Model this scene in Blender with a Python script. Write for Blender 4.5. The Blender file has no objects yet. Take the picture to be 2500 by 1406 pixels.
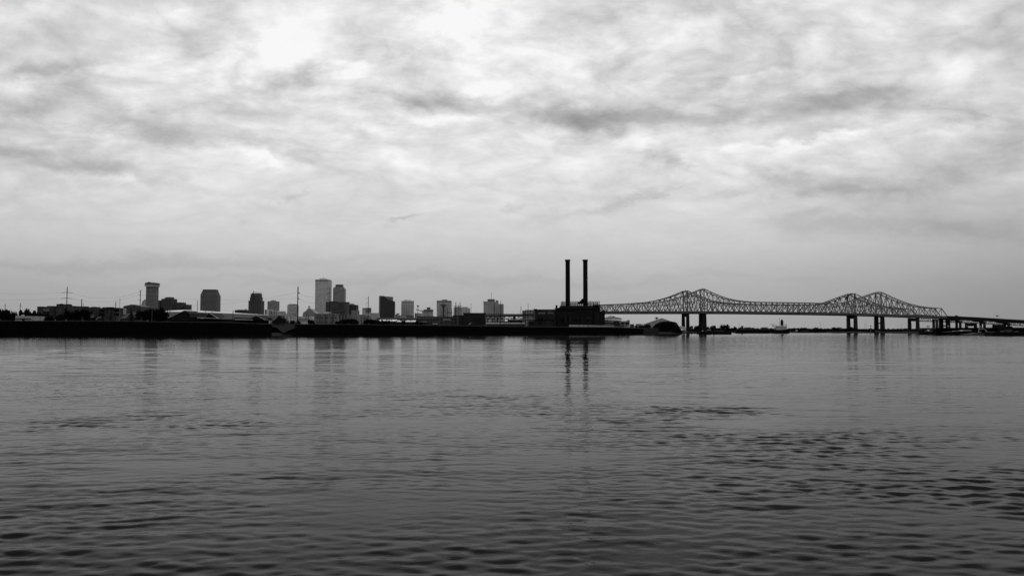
import bpy, math, random
import numpy as np
random.seed(7)
S = bpy.context.scene
COL = S.collection
# ------------------------------------------------------------------ camera
F, CU, CV, HZ, H = 1962.0, 1250.0, 703.0, 806.0, 5.0      # measured on the 2500 px wide photo
TH = math.atan((HZ-CV)/F)
cam = bpy.data.objects.new('camera', bpy.data.cameras.new('camera')); COL.objects.link(cam)
cam.location = (0, 0, H); cam.rotation_euler = (math.pi/2+TH, 0, 0)
cam.data.sensor_fit = 'HORIZONTAL'; cam.data.sensor_width = 36; cam.data.lens = 36*F/2500
cam.data.clip_start = .5; cam.data.clip_end = 60000
S.camera = cam
def ray(u, v):
    a = (u-CU)/F; b = (CV-v)/F
    return a, math.cos(TH)-b*math.sin(TH), math.sin(TH)+b*math.cos(TH)
def X(u, Y, v=790):
    a, dy, dz = ray(u, v); return a*Y/dy
def Z(v, Y):
    a, dy, dz = ray(1250, v); return H+dz*Y/dy
def G(u, v, z=0):
    a, dy, dz = ray(u, v); t = (z-H)/dz; return (a*t, dy*t)
# ------------------------------------------------------------------ materials
KW = .19                                                   # light a wall facing the camera gets from this sky
def lin(s):
    s /= 255.; return s/12.92 if s <= .04045 else ((s+.055)/1.055)**2.4
_m = {}
def nt_new(name):
    m = bpy.data.materials.new(name); m.use_nodes = True; nt = m.node_tree; nt.nodes.clear()
    o = nt.nodes.new('ShaderNodeOutputMaterial'); p = nt.nodes.new('ShaderNodeBsdfPrincipled')
    nt.links.new(p.outputs[0], o.inputs[0]); return m, nt, p
def node(nt, typ, **kw):
    n = nt.nodes.new(typ)
    for k, v in kw.items():
        if k.startswith('i_'):
            k = k[2:]; n.inputs[int(k) if k.isdigit() else k].default_value = v
        else: setattr(n, k, v)
    return n
def mth(nt, op, a, b=None, c=None, clamp=False):
    n = nt.nodes.new('ShaderNodeMath'); n.operation = op; n.use_clamp = clamp
    for i, x in enumerate((a, b, c)):
        if x is None: continue
        if hasattr(x, 'node'): nt.links.new(x, n.inputs[i])
        else: n.inputs[i].default_value = x
    return n.outputs[0]
def alb(t): return max(.004, min(.8, lin(t)/KW))
def M(t, name=None, rough=.8, vary=.25, scale=.15):
    """matt surface of photo tone t with blotchy weathering"""
    key = (t, name, rough)
    if key in _m: return _m[key]
    m, nt, p = nt_new((name or 'grey_surface')+'_%d' % t)
    a = alb(t)
    tc = node(nt, 'ShaderNodeTexCoord')
    mp = node(nt, 'ShaderNodeMapping'); mp.inputs['Scale'].default_value = (1, 1, .4)
    nt.links.new(tc.outputs['Object'], mp.inputs[0])
    n = node(nt, 'ShaderNodeTexNoise', i_Scale=scale, i_Detail=6.0, i_Roughness=.6)
    nt.links.new(mp.outputs[0], n.inputs['Vector'])
    f = mth(nt, 'MULTIPLY_ADD', n.outputs[0], 2*vary*2, 1-vary*2)
    v = mth(nt, 'MULTIPLY', f, a)
    c = node(nt, 'ShaderNodeCombineColor')
    for i in range(3): nt.links.new(v, c.inputs[i])
    nt.links.new(c.outputs[0], p.inputs['Base Color'])
    p.inputs['Roughness'].default_value = rough
    p.inputs['Specular IOR Level'].default_value = .1 if t < 60 else .25
    _m[key] = m; return m
def FAC(wall, glass, fh=7., bw=8., rh=.5, rw=.5, name='facade', lit=0):
    """facade with rows of window openings: wall tone, glass tone, storey height, bay width, share of wall"""
    fh *= .66 if fh < 12 else 1; bw *= .66 if bw < 12 else 1
    key = ('F', wall, glass, fh, bw, rh, rw)
    if key in _m: return _m[key]
    m, nt, p = nt_new(name)
    tc = node(nt, 'ShaderNodeTexCoord'); sx = node(nt, 'ShaderNodeSeparateXYZ')
    nt.links.new(tc.outputs['Object'], sx.inputs[0])
    h = mth(nt, 'ADD', sx.outputs[0], sx.outputs[1])
    fz = mth(nt, 'FRACT', mth(nt, 'DIVIDE', sx.outputs[2], fh))
    fx = mth(nt, 'FRACT', mth(nt, 'DIVIDE', h, bw))
    wz = mth(nt, 'GREATER_THAN', fz, rh) if rh > 0 else 1.0
    wx = mth(nt, 'GREATER_THAN', fx, rw) if rw > 0 else 1.0
    win = mth(nt, 'MULTIPLY', wz, wx)
    # each pane a little different, blotches over everything
    cell = node(nt, 'ShaderNodeCombineXYZ')
    nt.links.new(mth(nt, 'FLOOR', mth(nt, 'DIVIDE', h, bw)), cell.inputs[0]); nt.links.new(mth(nt, 'FLOOR', mth(nt, 'DIVIDE', sx.outputs[2], fh)), cell.inputs[1])
    wn = node(nt, 'ShaderNodeTexWhiteNoise'); wn.noise_dimensions = '2D'; nt.links.new(cell.outputs[0], wn.inputs['Vector'])
    n = node(nt, 'ShaderNodeTexNoise', i_Scale=.03, i_Detail=5.0); nt.links.new(tc.outputs['Object'], n.inputs['Vector'])
    ga = mth(nt, 'MULTIPLY', mth(nt, 'MULTIPLY_ADD', wn.outputs[0], .9, .55), alb(glass))
    wa = mth(nt, 'MULTIPLY', mth(nt, 'MULTIPLY_ADD', n.outputs[0], .8, .6), alb(wall))
    mx = mth(nt, 'ADD', mth(nt, 'MULTIPLY', ga, win), mth(nt, 'MULTIPLY', wa, mth(nt, 'SUBTRACT', 1.0, win)))
    c = node(nt, 'ShaderNodeCombineColor')
    for i in range(3): nt.links.new(mx, c.inputs[i])
    nt.links.new(c.outputs[0], p.inputs['Base Color'])
    p.inputs['Roughness'].default_value = .6; p.inputs['Specular IOR Level'].default_value = .15
    _m[key] = m; return m
# ------------------------------------------------------------------ mesh helpers
class MB:
    def __init__(s): s.v = []; s.f = []
    def add(s, vs, fs):
        n = len(s.v); s.v += [tuple(p) for p in vs]; s.f += [tuple(i+n for i in f) for f in fs]
    def box(s, x0, x1, y0, y1, z0, z1):
        s.add([(x0,y0,z0),(x1,y0,z0),(x1,y1,z0),(x0,y1,z0),(x0,y0,z1),(x1,y0,z1),(x1,y1,z1),(x0,y1,z1)],
              [(0,3,2,1),(4,5,6,7),(0,1,5,4),(1,2,6,5),(2,3,7,6),(3,0,4,7)]); return s
    def prism(s, prof, y0, y1):
        """profile in x,z (counter clockwise seen from -y) pushed from y0 to y1"""
        n = len(prof)
        s.add([(x,y0,z) for x,z in prof]+[(x,y1,z) for x,z in prof],
              [tuple(range(n)), tuple(range(2*n-1, n-1, -1))]+[(i,i+n,(i+1)%n+n,(i+1)%n) for i in range(n)]); return s
    def prismx(s, prof, x0, x1):
        n = len(prof)
        s.add([(x0,y,z) for y,z in prof]+[(x1,y,z) for y,z in prof],
              [tuple(range(n)), tuple(range(2*n-1, n-1, -1))]+[(i,i+n,(i+1)%n+n,(i+1)%n) for i in range(n)]); return s
    def beam(s, p, q, w, h=None):
        h = h or w
        p = np.array(p, float); q = np.array(q, float); d = q-p; L = np.linalg.norm(d)
        if L < 1e-6: return s
        d /= L; up = np.array((0,1,0)) if abs(d[1]) < .9 else np.array((0,0,1))
        a = np.cross(d, up); a /= np.linalg.norm(a); b = np.cross(a, d)
        a *= w/2; b *= h/2
        s.add([p-a-b,p+a-b,p+a+b,p-a+b,q-a-b,q+a-b,q+a+b,q-a+b], [(0,1,2,3),(7,6,5,4),(0,4,5,1),(1,5,6,2),(2,6,7,3),(3,7,4,0)]); return s
    def lathe(s, cx, cy, prof, n=16, closed=True):
        """profile of (radius, z) from the bottom up"""
        vs = []; fs = []
        for r, z in prof:
            vs += [(cx+r*math.cos(2*math.pi*k/n), cy+r*math.sin(2*math.pi*k/n), z) for k in range(n)]
        for j in range(len(prof)-1):
            fs += [(j*n+k, j*n+(k+1)%n, (j+1)*n+(k+1)%n, (j+1)*n+k) for k in range(n)]
        fs.append(tuple(range(n-1,-1,-1))); fs.append(tuple(range((len(prof)-1)*n, len(prof)*n)))
        s.add(vs, fs); return s
    def build(s, name, mat, parent=None):
        ox, oy, oz = parent['_o'] if parent and '_o' in parent else (0,0,0)
        me = bpy.data.meshes.new(name)
        me.from_pydata([(x-ox,y-oy,z-oz) for x,y,z in s.v], [], s.f); me.materials.append(mat)
        o = bpy.data.objects.new(name, me); COL.objects.link(o)
        if parent: o.parent = parent; o['_o'] = (ox, oy, oz)
        return o
def tag(o, label, cat, group=None):
    o['label'] = label; o['category'] = cat
    if group: o['group'] = group
    return o
def T(name, label, cat, loc, group=None):
    o = bpy.data.objects.new(name, None); COL.objects.link(o); o.location = loc; o['_o'] = tuple(map(float, loc))
    return tag(o, label, cat, group)
def kind(o, k): o['kind'] = k; return o
def sil(u0, u1, Y, d):
    """front-face edges so that the whole box of depth d fills u0..u1 of the photo"""
    k = (Y+d)/Y
    if u1 < CU:
        f1 = CU+(u1-CU)*k; return (u0, max(f1, u0+(u1-u0)*.55))
    if u0 > CU:
        f0 = CU+(u0-CU)*k; return (min(f0, u1-(u1-u0)*.55), u1)
    return u0, u1
GZ = 2.6
def bx(mb, u0, u1, vt, vb, Y, d, dy=0.):
    Yf = Y+dy
    a, b = sil(u0, u1, Yf, d)
    vm = (vt+(vb if vb else 800))/2
    mb.box(X(a,Yf,vm), X(b,Yf,vm), Yf, Yf+d, Z(vb,Yf) if vb else GZ, Z(vt,Yf)); return mb
def building(name, label, cat, Y, parts, group=None):
    """parts: (part name, material, [(u0,u1,vtop,vbottom or None,depth,dy), ...])"""
    us = [q[0] for p in parts for q in p[2]]+[q[1] for p in parts for q in p[2]]
    if cat != 'boat': Y = max(Y, max(shore_y(min(us)), shore_y(max(us)))+30)
    t = T(name, label, cat, (X((min(us)+max(us))/2, Y), Y, GZ), group)
    for pn, mat, bs in parts:
        if pn in ('window', 'chimney', 'vent', 'door', 'penthouse', 'rooftop_unit'):
            for q in bs: bx(MB(), q[0], q[1], q[2], q[3], Y, q[4], q[5]).build(pn, mat, t)
        else:
            mb = MB()
            for q in bs: bx(mb, q[0], q[1], q[2], q[3], Y, q[4], q[5])
            mb.build(pn, mat, t)
    return t
def interp(pts, u):
    if u <= pts[0][0]: return pts[0][1]
    for (a, va), (b, vb) in zip(pts, pts[1:]):
        if u <= b: return va+(vb-va)*(u-a)/(b-a)
    return pts[-1][1]
ORD = ['first','second','third','fourth','fifth','sixth','seventh','eighth','ninth','tenth','eleventh','twelfth','thirteenth','fourteenth','fifteenth','sixteenth','seventeenth','eighteenth','nineteenth','twentieth','twenty first','twenty second','twenty third','twenty fourth','twenty fifth','twenty sixth','twenty seventh','twenty eighth']

# ------------------------------------------------------------------ sky (world)
def make_world():
    w = bpy.data.worlds.new('World'); S.world = w; w.use_nodes = True; nt = w.node_tree; nt.nodes.clear()
    L = nt.links.new
    out = node(nt, 'ShaderNodeOutputWorld'); bg = node(nt, 'ShaderNodeBackground'); bg.inputs[1].default_value = .1
    L(bg.outputs[0], out.inputs[0])
    sky = node(nt, 'ShaderNodeTexSky'); sky.sky_type = 'NISHITA'; sky.sun_disc = False
    sky.sun_elevation = math.radians(60); sky.sun_rotation = 0
    bw = node(nt, 'ShaderNodeRGBToBW'); L(sky.outputs[0], bw.inputs[0])
    tc = node(nt, 'ShaderNodeTexCoord'); sp = node(nt, 'ShaderNodeSeparateXYZ'); L(tc.outputs['Generated'], sp.inputs[0])
    x, y, z = sp.outputs
    m = lambda op, a, b=None, c=None, clamp=False: mth(nt, op, a, b, c, clamp)
    yy = m('MAXIMUM', y, .12)
    gx = m('DIVIDE', x, yy); gz = m('DIVIDE', z, yy)
    # cloud-sheet coordinates (a flat layer overhead)
    zz = m('ADD', m('MAXIMUM', z, 0.), .32)
    cp = node(nt, 'ShaderNodeCombineXYZ'); L(m('DIVIDE', x, zz), cp.inputs[0]); L(m('DIVIDE', y, zz), cp.inputs[1])
    mp = node(nt, 'ShaderNodeMapping'); mp.inputs['Rotation'].default_value = (0,0,math.radians(-24)); mp.inputs['Scale'].default_value = (.95,1.2,1)
    L(cp.outputs[0], mp.inputs[0])
    def noise(scale, detail, rough, dist, vec, lac=2.0):
        n = node(nt, 'ShaderNodeTexNoise', i_Scale=scale, i_Detail=detail, i_Roughness=rough, i_Distortion=dist); L(vec, n.inputs['Vector']); return n
    nA = noise(2.6, 6., .55, .5, mp.outputs[0]).outputs[0]
    nB = noise(7.0, 5., .6, .6, mp.outputs[0]).outputs[0]
    nC = noise(19., 4., .6, .4, mp.outputs[0]).outputs[0]
    nP = noise(4.6, 5., .55, .4, mp.outputs[0]).outputs[0]
    puff = m('MULTIPLY', m('SUBTRACT', m('ABSOLUTE', m('MULTIPLY_ADD', nP, 2., -1.)), .16), .85)
    # slow warp of blob coordinates
    gv = node(nt, 'ShaderNodeCombineXYZ'); L(gx, gv.inputs[0]); L(m('MULTIPLY', gz, 1.8), gv.inputs[1])
    wn = noise(5.5, 5., .68, .0, gv.outputs[0])
    sw = node(nt, 'ShaderNodeSeparateColor'); L(wn.outputs[1], sw.inputs[0])
    wx = m('MULTIPLY_ADD', sw.outputs[0], .24, gx); wx = m('SUBTRACT', wx, .12)
    wz = m('MULTIPLY_ADD', sw.outputs[1], .085, gz); wz = m('SUBTRACT', wz, .0425)
    # base brightness over elevation (linear)
    mr = node(nt, 'ShaderNodeMapRange', i_1=0., i_2=1.0); L(gz, mr.inputs[0])
    cr = node(nt, 'ShaderNodeValToRGB'); L(mr.outputs[0], cr.inputs[0])
    stops = [(0,166),(.03,171),(.055,179),(.08,190),(.105,202),(.157,218),(.21,229),(.27,232),(.33,234),(.425,232),(.47,208),(.53,165),(.63,132),(.8,112),(1.0,105)]  # upper stops darken the unseen sky overhead so wave faces reflect darker
    el = cr.color_ramp.elements
    while len(el) < len(stops): el.new(.5)
    for e, (p, t) in zip(el, stops):
        e.position = p; c = lin(t); e.color = (c,c,c,1)
    base = cr.outputs[0]
    bb = node(nt, 'ShaderNodeRGBToBW'); L(base, bb.inputs[0]); base = bb.outputs[0]
    def sstep(v, a, b):
        n = node(nt, 'ShaderNodeMapRange', i_1=a, i_2=b, i_3=0., i_4=1.); n.interpolation_type = 'SMOOTHSTEP'; L(v, n.inputs[0]); return n.outputs[0]
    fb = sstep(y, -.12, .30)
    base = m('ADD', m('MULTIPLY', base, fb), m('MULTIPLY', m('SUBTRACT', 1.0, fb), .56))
    side = m('MULTIPLY_ADD', m('MULTIPLY', sstep(gx, .15, .75), m('MULTIPLY_ADD', sstep(gz, .12, .38), -.62, 1.)), -.32, 1.0)
    side = m('MULTIPLY', side, m('MULTIPLY_ADD', sstep(m('MULTIPLY', gx, -1.), .3, .75), -.14, 1.0))
    val = m('MULTIPLY', base, side)
    # big named cloud masses
    blobs = [(90,110,230,58,16,-.15),(170,168,170,30,22,-.12),(60,185,110,16,8,-.12),(510,95,80,34,10,-.13),(330,60,120,60,20,-.06),(770,178,42,30,0,-.16),(830,100,170,55,0,-.07),
      (190,230,95,24,10,-.14),(360,288,120,26,-8,-.15),(420,328,90,20,-5,-.12),(560,265,120,22,-15,-.09),(650,356,140,18,-12,-.14),
      (150,380,260,22,-6,-.14),(340,414,110,16,-14,-.10),(1078,238,85,30,-12,-.25),(1330,262,150,40,-4,-.17),(1385,290,120,36,0,-.15),(1540,280,190,28,3,-.17),
      (1640,378,52,26,22,-.20),(1850,262,300,26,8,-.15),(2130,250,190,36,6,-.20),(1980,318,90,16,4,-.12),(1900,415,70,18,-8,-.16),(2060,460,95,20,-5,-.18),
      (2350,432,240,22,11,-.13),(2440,365,150,24,15,-.09),(2490,80,120,90,0,-.10),(2200,40,160,40,20,-.03),(2300,565,230,24,-4,-.12),(1950,545,120,14,0,-.06),
      (1535,478,70,9,18,-.10),(1262,500,46,9,14,-.10),(980,537,42,6,16,-.12),(690,490,32,9,30,-.09),(1385,520,110,11,10,-.07),(1750,470,90,10,14,-.07),
      (300,640,520,13,0,-.07),(1050,680,700,10,0,-.05),(590,545,22,6,0,-.06),(1500,160,200,16,20,-.07),(1750,200,220,14,10,-.06),(2000,520,160,10,3,-.06),
      (1150,60,150,110,0,.10),(560,140,170,50,4,.13),(30,20,90,30,0,.14),(1550,70,170,60,18,.11),(420,30,160,26,0,.10),(60,228,75,22,-6,.12),(200,320,170,18,-4,.10),
      (890,302,60,12,0,.09),(1060,300,120,15,4,.09),(860,160,50,26,10,.10),(650,385,110,10,-8,.07),(1810,344,40,10,0,.11),(1990,335,160,10,8,.10),
      (1850,195,80,8,12,.08),(2400,310,110,14,14,.12),(1560,340,60,12,6,.08),(300,440,190,12,-8,.06),(2080,380,180,12,10,.07),(1400,440,120,16,14,.05)]
    acc = None
    for (u, v, ru, rv, ang, amp) in blobs:
        a, dy, dz = ray(u, v); bxx, bz = a/dy, dz/dy
        su, sv = ru/F, rv/F; c, s_ = math.cos(math.radians(ang)), math.sin(math.radians(ang))
        dx = m('SUBTRACT', wx, bxx); dq = m('SUBTRACT', wz, bz)
        p = m('MULTIPLY_ADD', dx, c/su, m('MULTIPLY', dq, s_/su))
        q = m('MULTIPLY_ADD', dq, c/sv, m('MULTIPLY', dx, -s_/sv))
        r2 = m('MULTIPLY_ADD', p, p, m('MULTIPLY', q, q))
        g = m('POWER', 2.718, m('MULTIPLY', r2, -.8))
        g = m('MULTIPLY', g, amp*1.65)
        acc = g if acc is None else m('ADD', acc, g)
    hi = sstep(gz, .07, .30)                                  # cloud texture fades towards the horizon
    tex = m('MULTIPLY_ADD', m('SUBTRACT', nA, .5), 1.05, m('MULTIPLY_ADD', m('SUBTRACT', nB, .5), .60, m('MULTIPLY', m('SUBTRACT', nC, .5), .34)))
    tex = m('ADD', tex, puff)
    hi2 = m('MULTIPLY_ADD', hi, .93, .07)
    tex = m('MULTIPLY', tex, hi2)
    mod = m('MULTIPLY', m('ADD', acc, 1.0), m('ADD', tex, 1.0))
    front = sstep(y, -.1, .35)
    val = m('MULTIPLY', val, m('ADD', m('MULTIPLY', m('SUBTRACT', mod, 1.0), front), 1.0))
    val = m('MINIMUM', val, .94)
    # unseen sky behind the viewer dimmed, added to keep walls facing it dark
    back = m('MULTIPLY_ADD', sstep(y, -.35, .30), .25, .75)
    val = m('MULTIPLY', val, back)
    val = m('MULTIPLY', val, m('MULTIPLY_ADD', sstep(z, .55, .95), -.35, 1.0))  # unseen zenith dimmed as well, added to darken the water
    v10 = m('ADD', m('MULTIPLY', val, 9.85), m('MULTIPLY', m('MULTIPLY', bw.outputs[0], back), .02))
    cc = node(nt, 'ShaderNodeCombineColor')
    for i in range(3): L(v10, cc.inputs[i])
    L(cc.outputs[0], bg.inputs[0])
    w.cycles.sampling_method = 'MANUAL'; w.cycles.sample_map_resolution = 256
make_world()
sl = bpy.data.lights.new('sun', 'SUN'); sl.energy = 1.4; sl.angle = math.radians(30); sl.color = (1,1,1)
so = bpy.data.objects.new('sun', sl); COL.objects.link(so); so.location = (0, 100, 300)
so.rotation_euler = (-math.radians(90-60), 0, 0)             # shines from the far side of the river towards the viewer
S.view_settings.view_transform = 'Standard'; S.view_settings.look = 'None'; S.view_settings.exposure = 0; S.view_settings.gamma = 1
S.cycles.max_bounces = 5; S.cycles.diffuse_bounces = 2; S.cycles.glossy_bounces = 3
S.cycles.caustics_reflective = False; S.cycles.caustics_refractive = False

# ------------------------------------------------------------------ water
def water():
    m, nt, p = nt_new('river_water'); L = nt.links.new
    nt.nodes.remove(p); out = [n for n in nt.nodes if n.type == 'OUTPUT_MATERIAL'][0]
    tc = node(nt, 'ShaderNodeTexCoord'); P = tc.outputs['Object']
    def ns(scale, sx, sy, rot, detail, rough, dist=0.):
        mp = node(nt, 'ShaderNodeMapping'); mp.inputs['Scale'].default_value = (sx, sy, 1); mp.inputs['Rotation'].default_value = (0,0,math.radians(rot)); L(P, mp.inputs[0])
        n = node(nt, 'ShaderNodeTexNoise', i_Scale=scale, i_Detail=detail, i_Roughness=rough, i_Distortion=dist); L(mp.outputs[0], n.inputs['Vector']); return n.outputs[0]
    mm = lambda *a, **k: mth(nt, *a, **k)
    sp = node(nt, 'ShaderNodeSeparateXYZ'); L(P, sp.inputs[0]); Yw = sp.outputs[1]
    def ramp(v, a, b, c=0., d=1.):
        n = node(nt, 'ShaderNodeMapRange', i_1=a, i_2=b, i_3=c, i_4=d); L(v, n.inputs[0]); return n.outputs[0]
    big = ns(.045, .5, 1., 12, 2., .55)                       # calm and ruffled patches
    patch = ramp(big, .38, .64, .35, 1.3)
    reach = mm('MULTIPLY', mm('MAXIMUM', mm('POWER', mm('DIVIDE', 15., mm('MAXIMUM', Yw, 15.)), .9), .025), ramp(Yw, 28., 62.))
    h1 = ns(.62, .5, 1., 9, 2.0, .45, .4)
    h2 = ns(1.9, .5, 1., -12, 2.0, .5, .5)
    h3 = ns(4.2, .5, 1., 7, 4.0, .55)
    h0 = ns(.12, .35, 1., 5, 1.0, .5)
    hl = ns(.028, .3, 1., -3, 1.0, .5)
    hx = ns(.9, 1., .1, 0, 2.0, .5)                           # cross ripples
    hh = mm('ADD', mm('MULTIPLY', h1, .26), mm('MULTIPLY', h2, .09))
    hh = mm('MULTIPLY', mm('MULTIPLY', hh, patch), reach)
    far = ramp(Yw, 60., 200.)
    hh = mm('ADD', hh, mm('MULTIPLY', far, mm('ADD', mm('MULTIPLY', h0, .034), mm('ADD', mm('MULTIPLY', hl, .10), mm('MULTIPLY', hx, .06)))))
    hh = mm('ADD', hh, mm('MULTIPLY', mm('MULTIPLY', h3, .0075), ramp(Yw, 140., 20., 0., 1.)))
    b = node(nt, 'ShaderNodeBump'); b.inputs['Strength'].default_value = 1; b.inputs['Distance'].default_value = 1.0; L(hh, b.inputs['Height'])
    # far out, only the wave faces turned to this shore can be seen over the crests
    mr = node(nt, 'ShaderNodeMapRange', i_1=15., i_2=260., i_3=0.001, i_4=.0125); L(sp.outputs[1], mr.inputs[0])
    cx = node(nt, 'ShaderNodeCombineXYZ'); L(mm('MULTIPLY', mr.outputs[0], -1.), cx.inputs[1])
    va = node(nt, 'ShaderNodeVectorMath', operation='ADD'); L(b.outputs[0], va.inputs[0]); L(cx.outputs[0], va.inputs[1])
    vn = node(nt, 'ShaderNodeVectorMath', operation='NORMALIZE'); L(va.outputs[0], vn.inputs[0])
    N = vn.outputs[0]
    gl = node(nt, 'ShaderNodeBsdfGlossy'); gl.inputs['Color'].default_value = (1,1,1,1); gl.inputs['Roughness'].default_value = .02; L(N, gl.inputs['Normal'])
    df = node(nt, 'ShaderNodeBsdfDiffuse'); df.inputs['Color'].default_value = (.012,.012,.012,1)
    fr = node(nt, 'ShaderNodeFresnel'); fr.inputs[0].default_value = 1.076; L(N, fr.inputs['Normal'])
    mx = node(nt, 'ShaderNodeMixShader'); L(fr.outputs[0], mx.inputs[0]); L(df.outputs[0], mx.inputs[1]); L(gl.outputs[0], mx.inputs[2])
    L(mx.outputs[0], out.inputs[0])
    # modelled waves out to 420 m, a flat sheet below and beyond them
    rg = np.random.RandomState(5)
    ys = [5.]
    while ys[-1] < 420: ys.append(ys[-1]+max(.085, ys[-1]*.0019 if ys[-1] < 90 else ys[-1]*.0028 if ys[-1] < 140 else ys[-1]*.0075))
    ys = np.array(ys); dys = np.gradient(ys); n = 800
    A = np.linspace(-.98, .98, n)
    Yg, Ag = np.meshgrid(ys, A, indexing='ij'); Yg = Yg.astype(np.float32); Xg = Yg*Ag.astype(np.float32); DY = dys[:, None].astype(np.float32)
    def lump(L_, seed, sx=.5):
        q = np.random.RandomState(seed); f = np.zeros_like(Xg)
        for _ in range(9):
            th = q.uniform(0, 6.28); k = 2*math.pi/(L_*q.uniform(.6, 1.6)); f += np.sin(Xg*sx*k*math.cos(th)+Yg*k*math.sin(th)+q.uniform(0, 6.28))
        return f/2.1
    env = np.clip(.80+.34*lump(22, 1)+.28*lump(8, 2), .2, 1.5)
    env2 = np.clip(.68+.42*lump(12, 3)+.36*lump(5, 4), .05, 1.7)
    fall = np.clip((17/np.maximum(Yg, 12.))**.74, .13, 1.15)*np.clip((420-Yg)/150, 0, 1)
    fall = fall*(.72+np.clip(.50*lump(37, 17, .6)+.40*lump(16, 8, .5), -.25, .9)*np.clip(Yg/40, .5, 1.0))
    Hh = np.zeros_like(Xg)
    for i in range(88):
        lam = .20*(11**(rg.random_sample()**1.35)); th = rg.normal(math.pi/2+.06, .30 if lam > .8 else .46); k = 2*math.pi/lam
        keep = np.clip(lam/(2.6*DY)-1., 0, 1); e = env if i % 2 else env2
        ph = Xg*k*math.cos(th)+Yg*k*math.sin(th)+rg.uniform(0, 6.28)+.9*lump(9, 50+i % 4)
        w = np.sin(ph); w = w+.22*np.cos(2*ph)
        Hh += e*keep*w*(.0160*lam/(2*math.pi))*(1.15 if lam < .8 else .95 if lam < 1.4 else .5)
    Hl = np.zeros_like(Xg)
    for i in range(26):                                       # longer, lower waves that show farther out
        lam = 2.0*(4.6**rg.random_sample()); th = rg.normal(math.pi/2+(.05 if i % 2 else -.08), .20); k = 2*math.pi/lam
        keep = np.clip(lam/(2.6*DY)-1., 0, 1)
        Hl += (env2 if i % 2 else env)*keep*np.sin(Xg*k*math.cos(th)+Yg*k*math.sin(th)+rg.uniform(0, 6.28)+1.2*lump(14, 60+i % 4))*(.0068*lam/(2*math.pi))
    far_env = np.clip(.7+.8*lump(90, 9, .25)+.3*lump(30, 10, .3), .1, 1.9)
    Zg = Hh*fall*1.75+Hl*far_env*np.clip(Yg/70, .15, 1.0)*np.clip((420-Yg)/150, 0, 1)
    co = np.stack([Xg, Yg, Zg], -1).reshape(-1, 3); r_ = len(ys)
    idx = np.arange(r_*n).reshape(r_, n); q = np.stack([idx[:-1,:-1], idx[:-1,1:], idx[1:,1:], idx[1:,:-1]], -1).reshape(-1, 4)
    o0 = len(co); co = np.vstack([co, [(-22000,-400,-.22),(22000,-400,-.22),(22000,26000,-.22),(-22000,26000,-.22)]]); q = np.vstack([q, [(o0,o0+1,o0+2,o0+3)]])
    me = bpy.data.meshes.new('water'); me.vertices.add(len(co)); me.vertices.foreach_set('co', co.astype(np.float32).ravel())
    me.loops.add(q.size); me.loops.foreach_set('vertex_index', q.astype(np.int32).ravel())
    me.polygons.add(len(q)); me.polygons.foreach_set('loop_start', np.arange(0, q.size, 4, dtype=np.int32)); me.polygons.foreach_set('loop_total', np.full(len(q), 4, dtype=np.int32))
    me.polygons.foreach_set('use_smooth', np.ones(len(q), dtype=bool)); me.update(calc_edges=True); me.materials.append(m)
    o = bpy.data.objects.new('water', me); COL.objects.link(o); kind(o, 'structure')
    print('water verts', len(co))
water()

# ------------------------------------------------------------------ land
SHORE = [(-900,819.9),(0,819.5),(300,819.3),(600,819),(900,817.4),(1200,816),(1400,815.7),(1570,815.5),(1600,815.4),(1660,815),(1668,813.2),(1695,812.6),(1725,812.2),(1790,811.4),(1870,811.2),(1950,811.4),(2020,811.7),(2100,812.1),(2160,812.4),(2230,813.3),(2300,814.6),(2400,816.5),(2500,818.2),(2800,821),(3400,824)]
TOPS = [(-560,782),(0,783.4),(300,784.4),(420,786),(560,787.5),(620,790.5),(664,791),(721,791.5),(900,792.5),(1000,794),(1180,796),(1300,798),(1400,798.6),(1500,799),(1570,802)]
def zquay(u): return max(GZ, Z(interp(TOPS, u), G(u, interp(SHORE, u))[1])-1.1) if u < 1571 and not 640 < u < 745 else GZ
def shore_y(u): return G(u, interp(SHORE, u))[1]
def land():
    us = []
    for (a,_),(b,_) in zip(SHORE, SHORE[1:]):
        k = max(1, int((b-a)/25)); us += [a+(b-a)*i/k for i in range(k)]
    us.append(3400)
    rows = [[] for _ in range(8)]
    for u in us:
        x, y = G(u, interp(SHORE, u))
        L_ = math.hypot(x, y); dx, dy = x/L_, y/L_
        rr = random.uniform(-1.2, 1.2)
        for r, (off, z) in enumerate([(0,-1.0),(3+rr,.6),(9+rr,2.0),(16+rr*2,GZ-.2+rr*.1),(29,zquay(u)),(190,zquay(u)),(420,GZ),(24000,GZ)]):
            rows[r].append((x+dx*off, y+dy*off, z))
    n = len(us); mb = MB()
    vs = [p for r in rows for p in r]
    mb.add(vs, [(r*n+i, r*n+i+1, (r+1)*n+i+1, (r+1)*n+i) for r in range(7) for i in range(n-1)])
    kind(mb.build('land', M(4, 'earth', scale=.05, vary=.35)), 'structure')
land()

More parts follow.
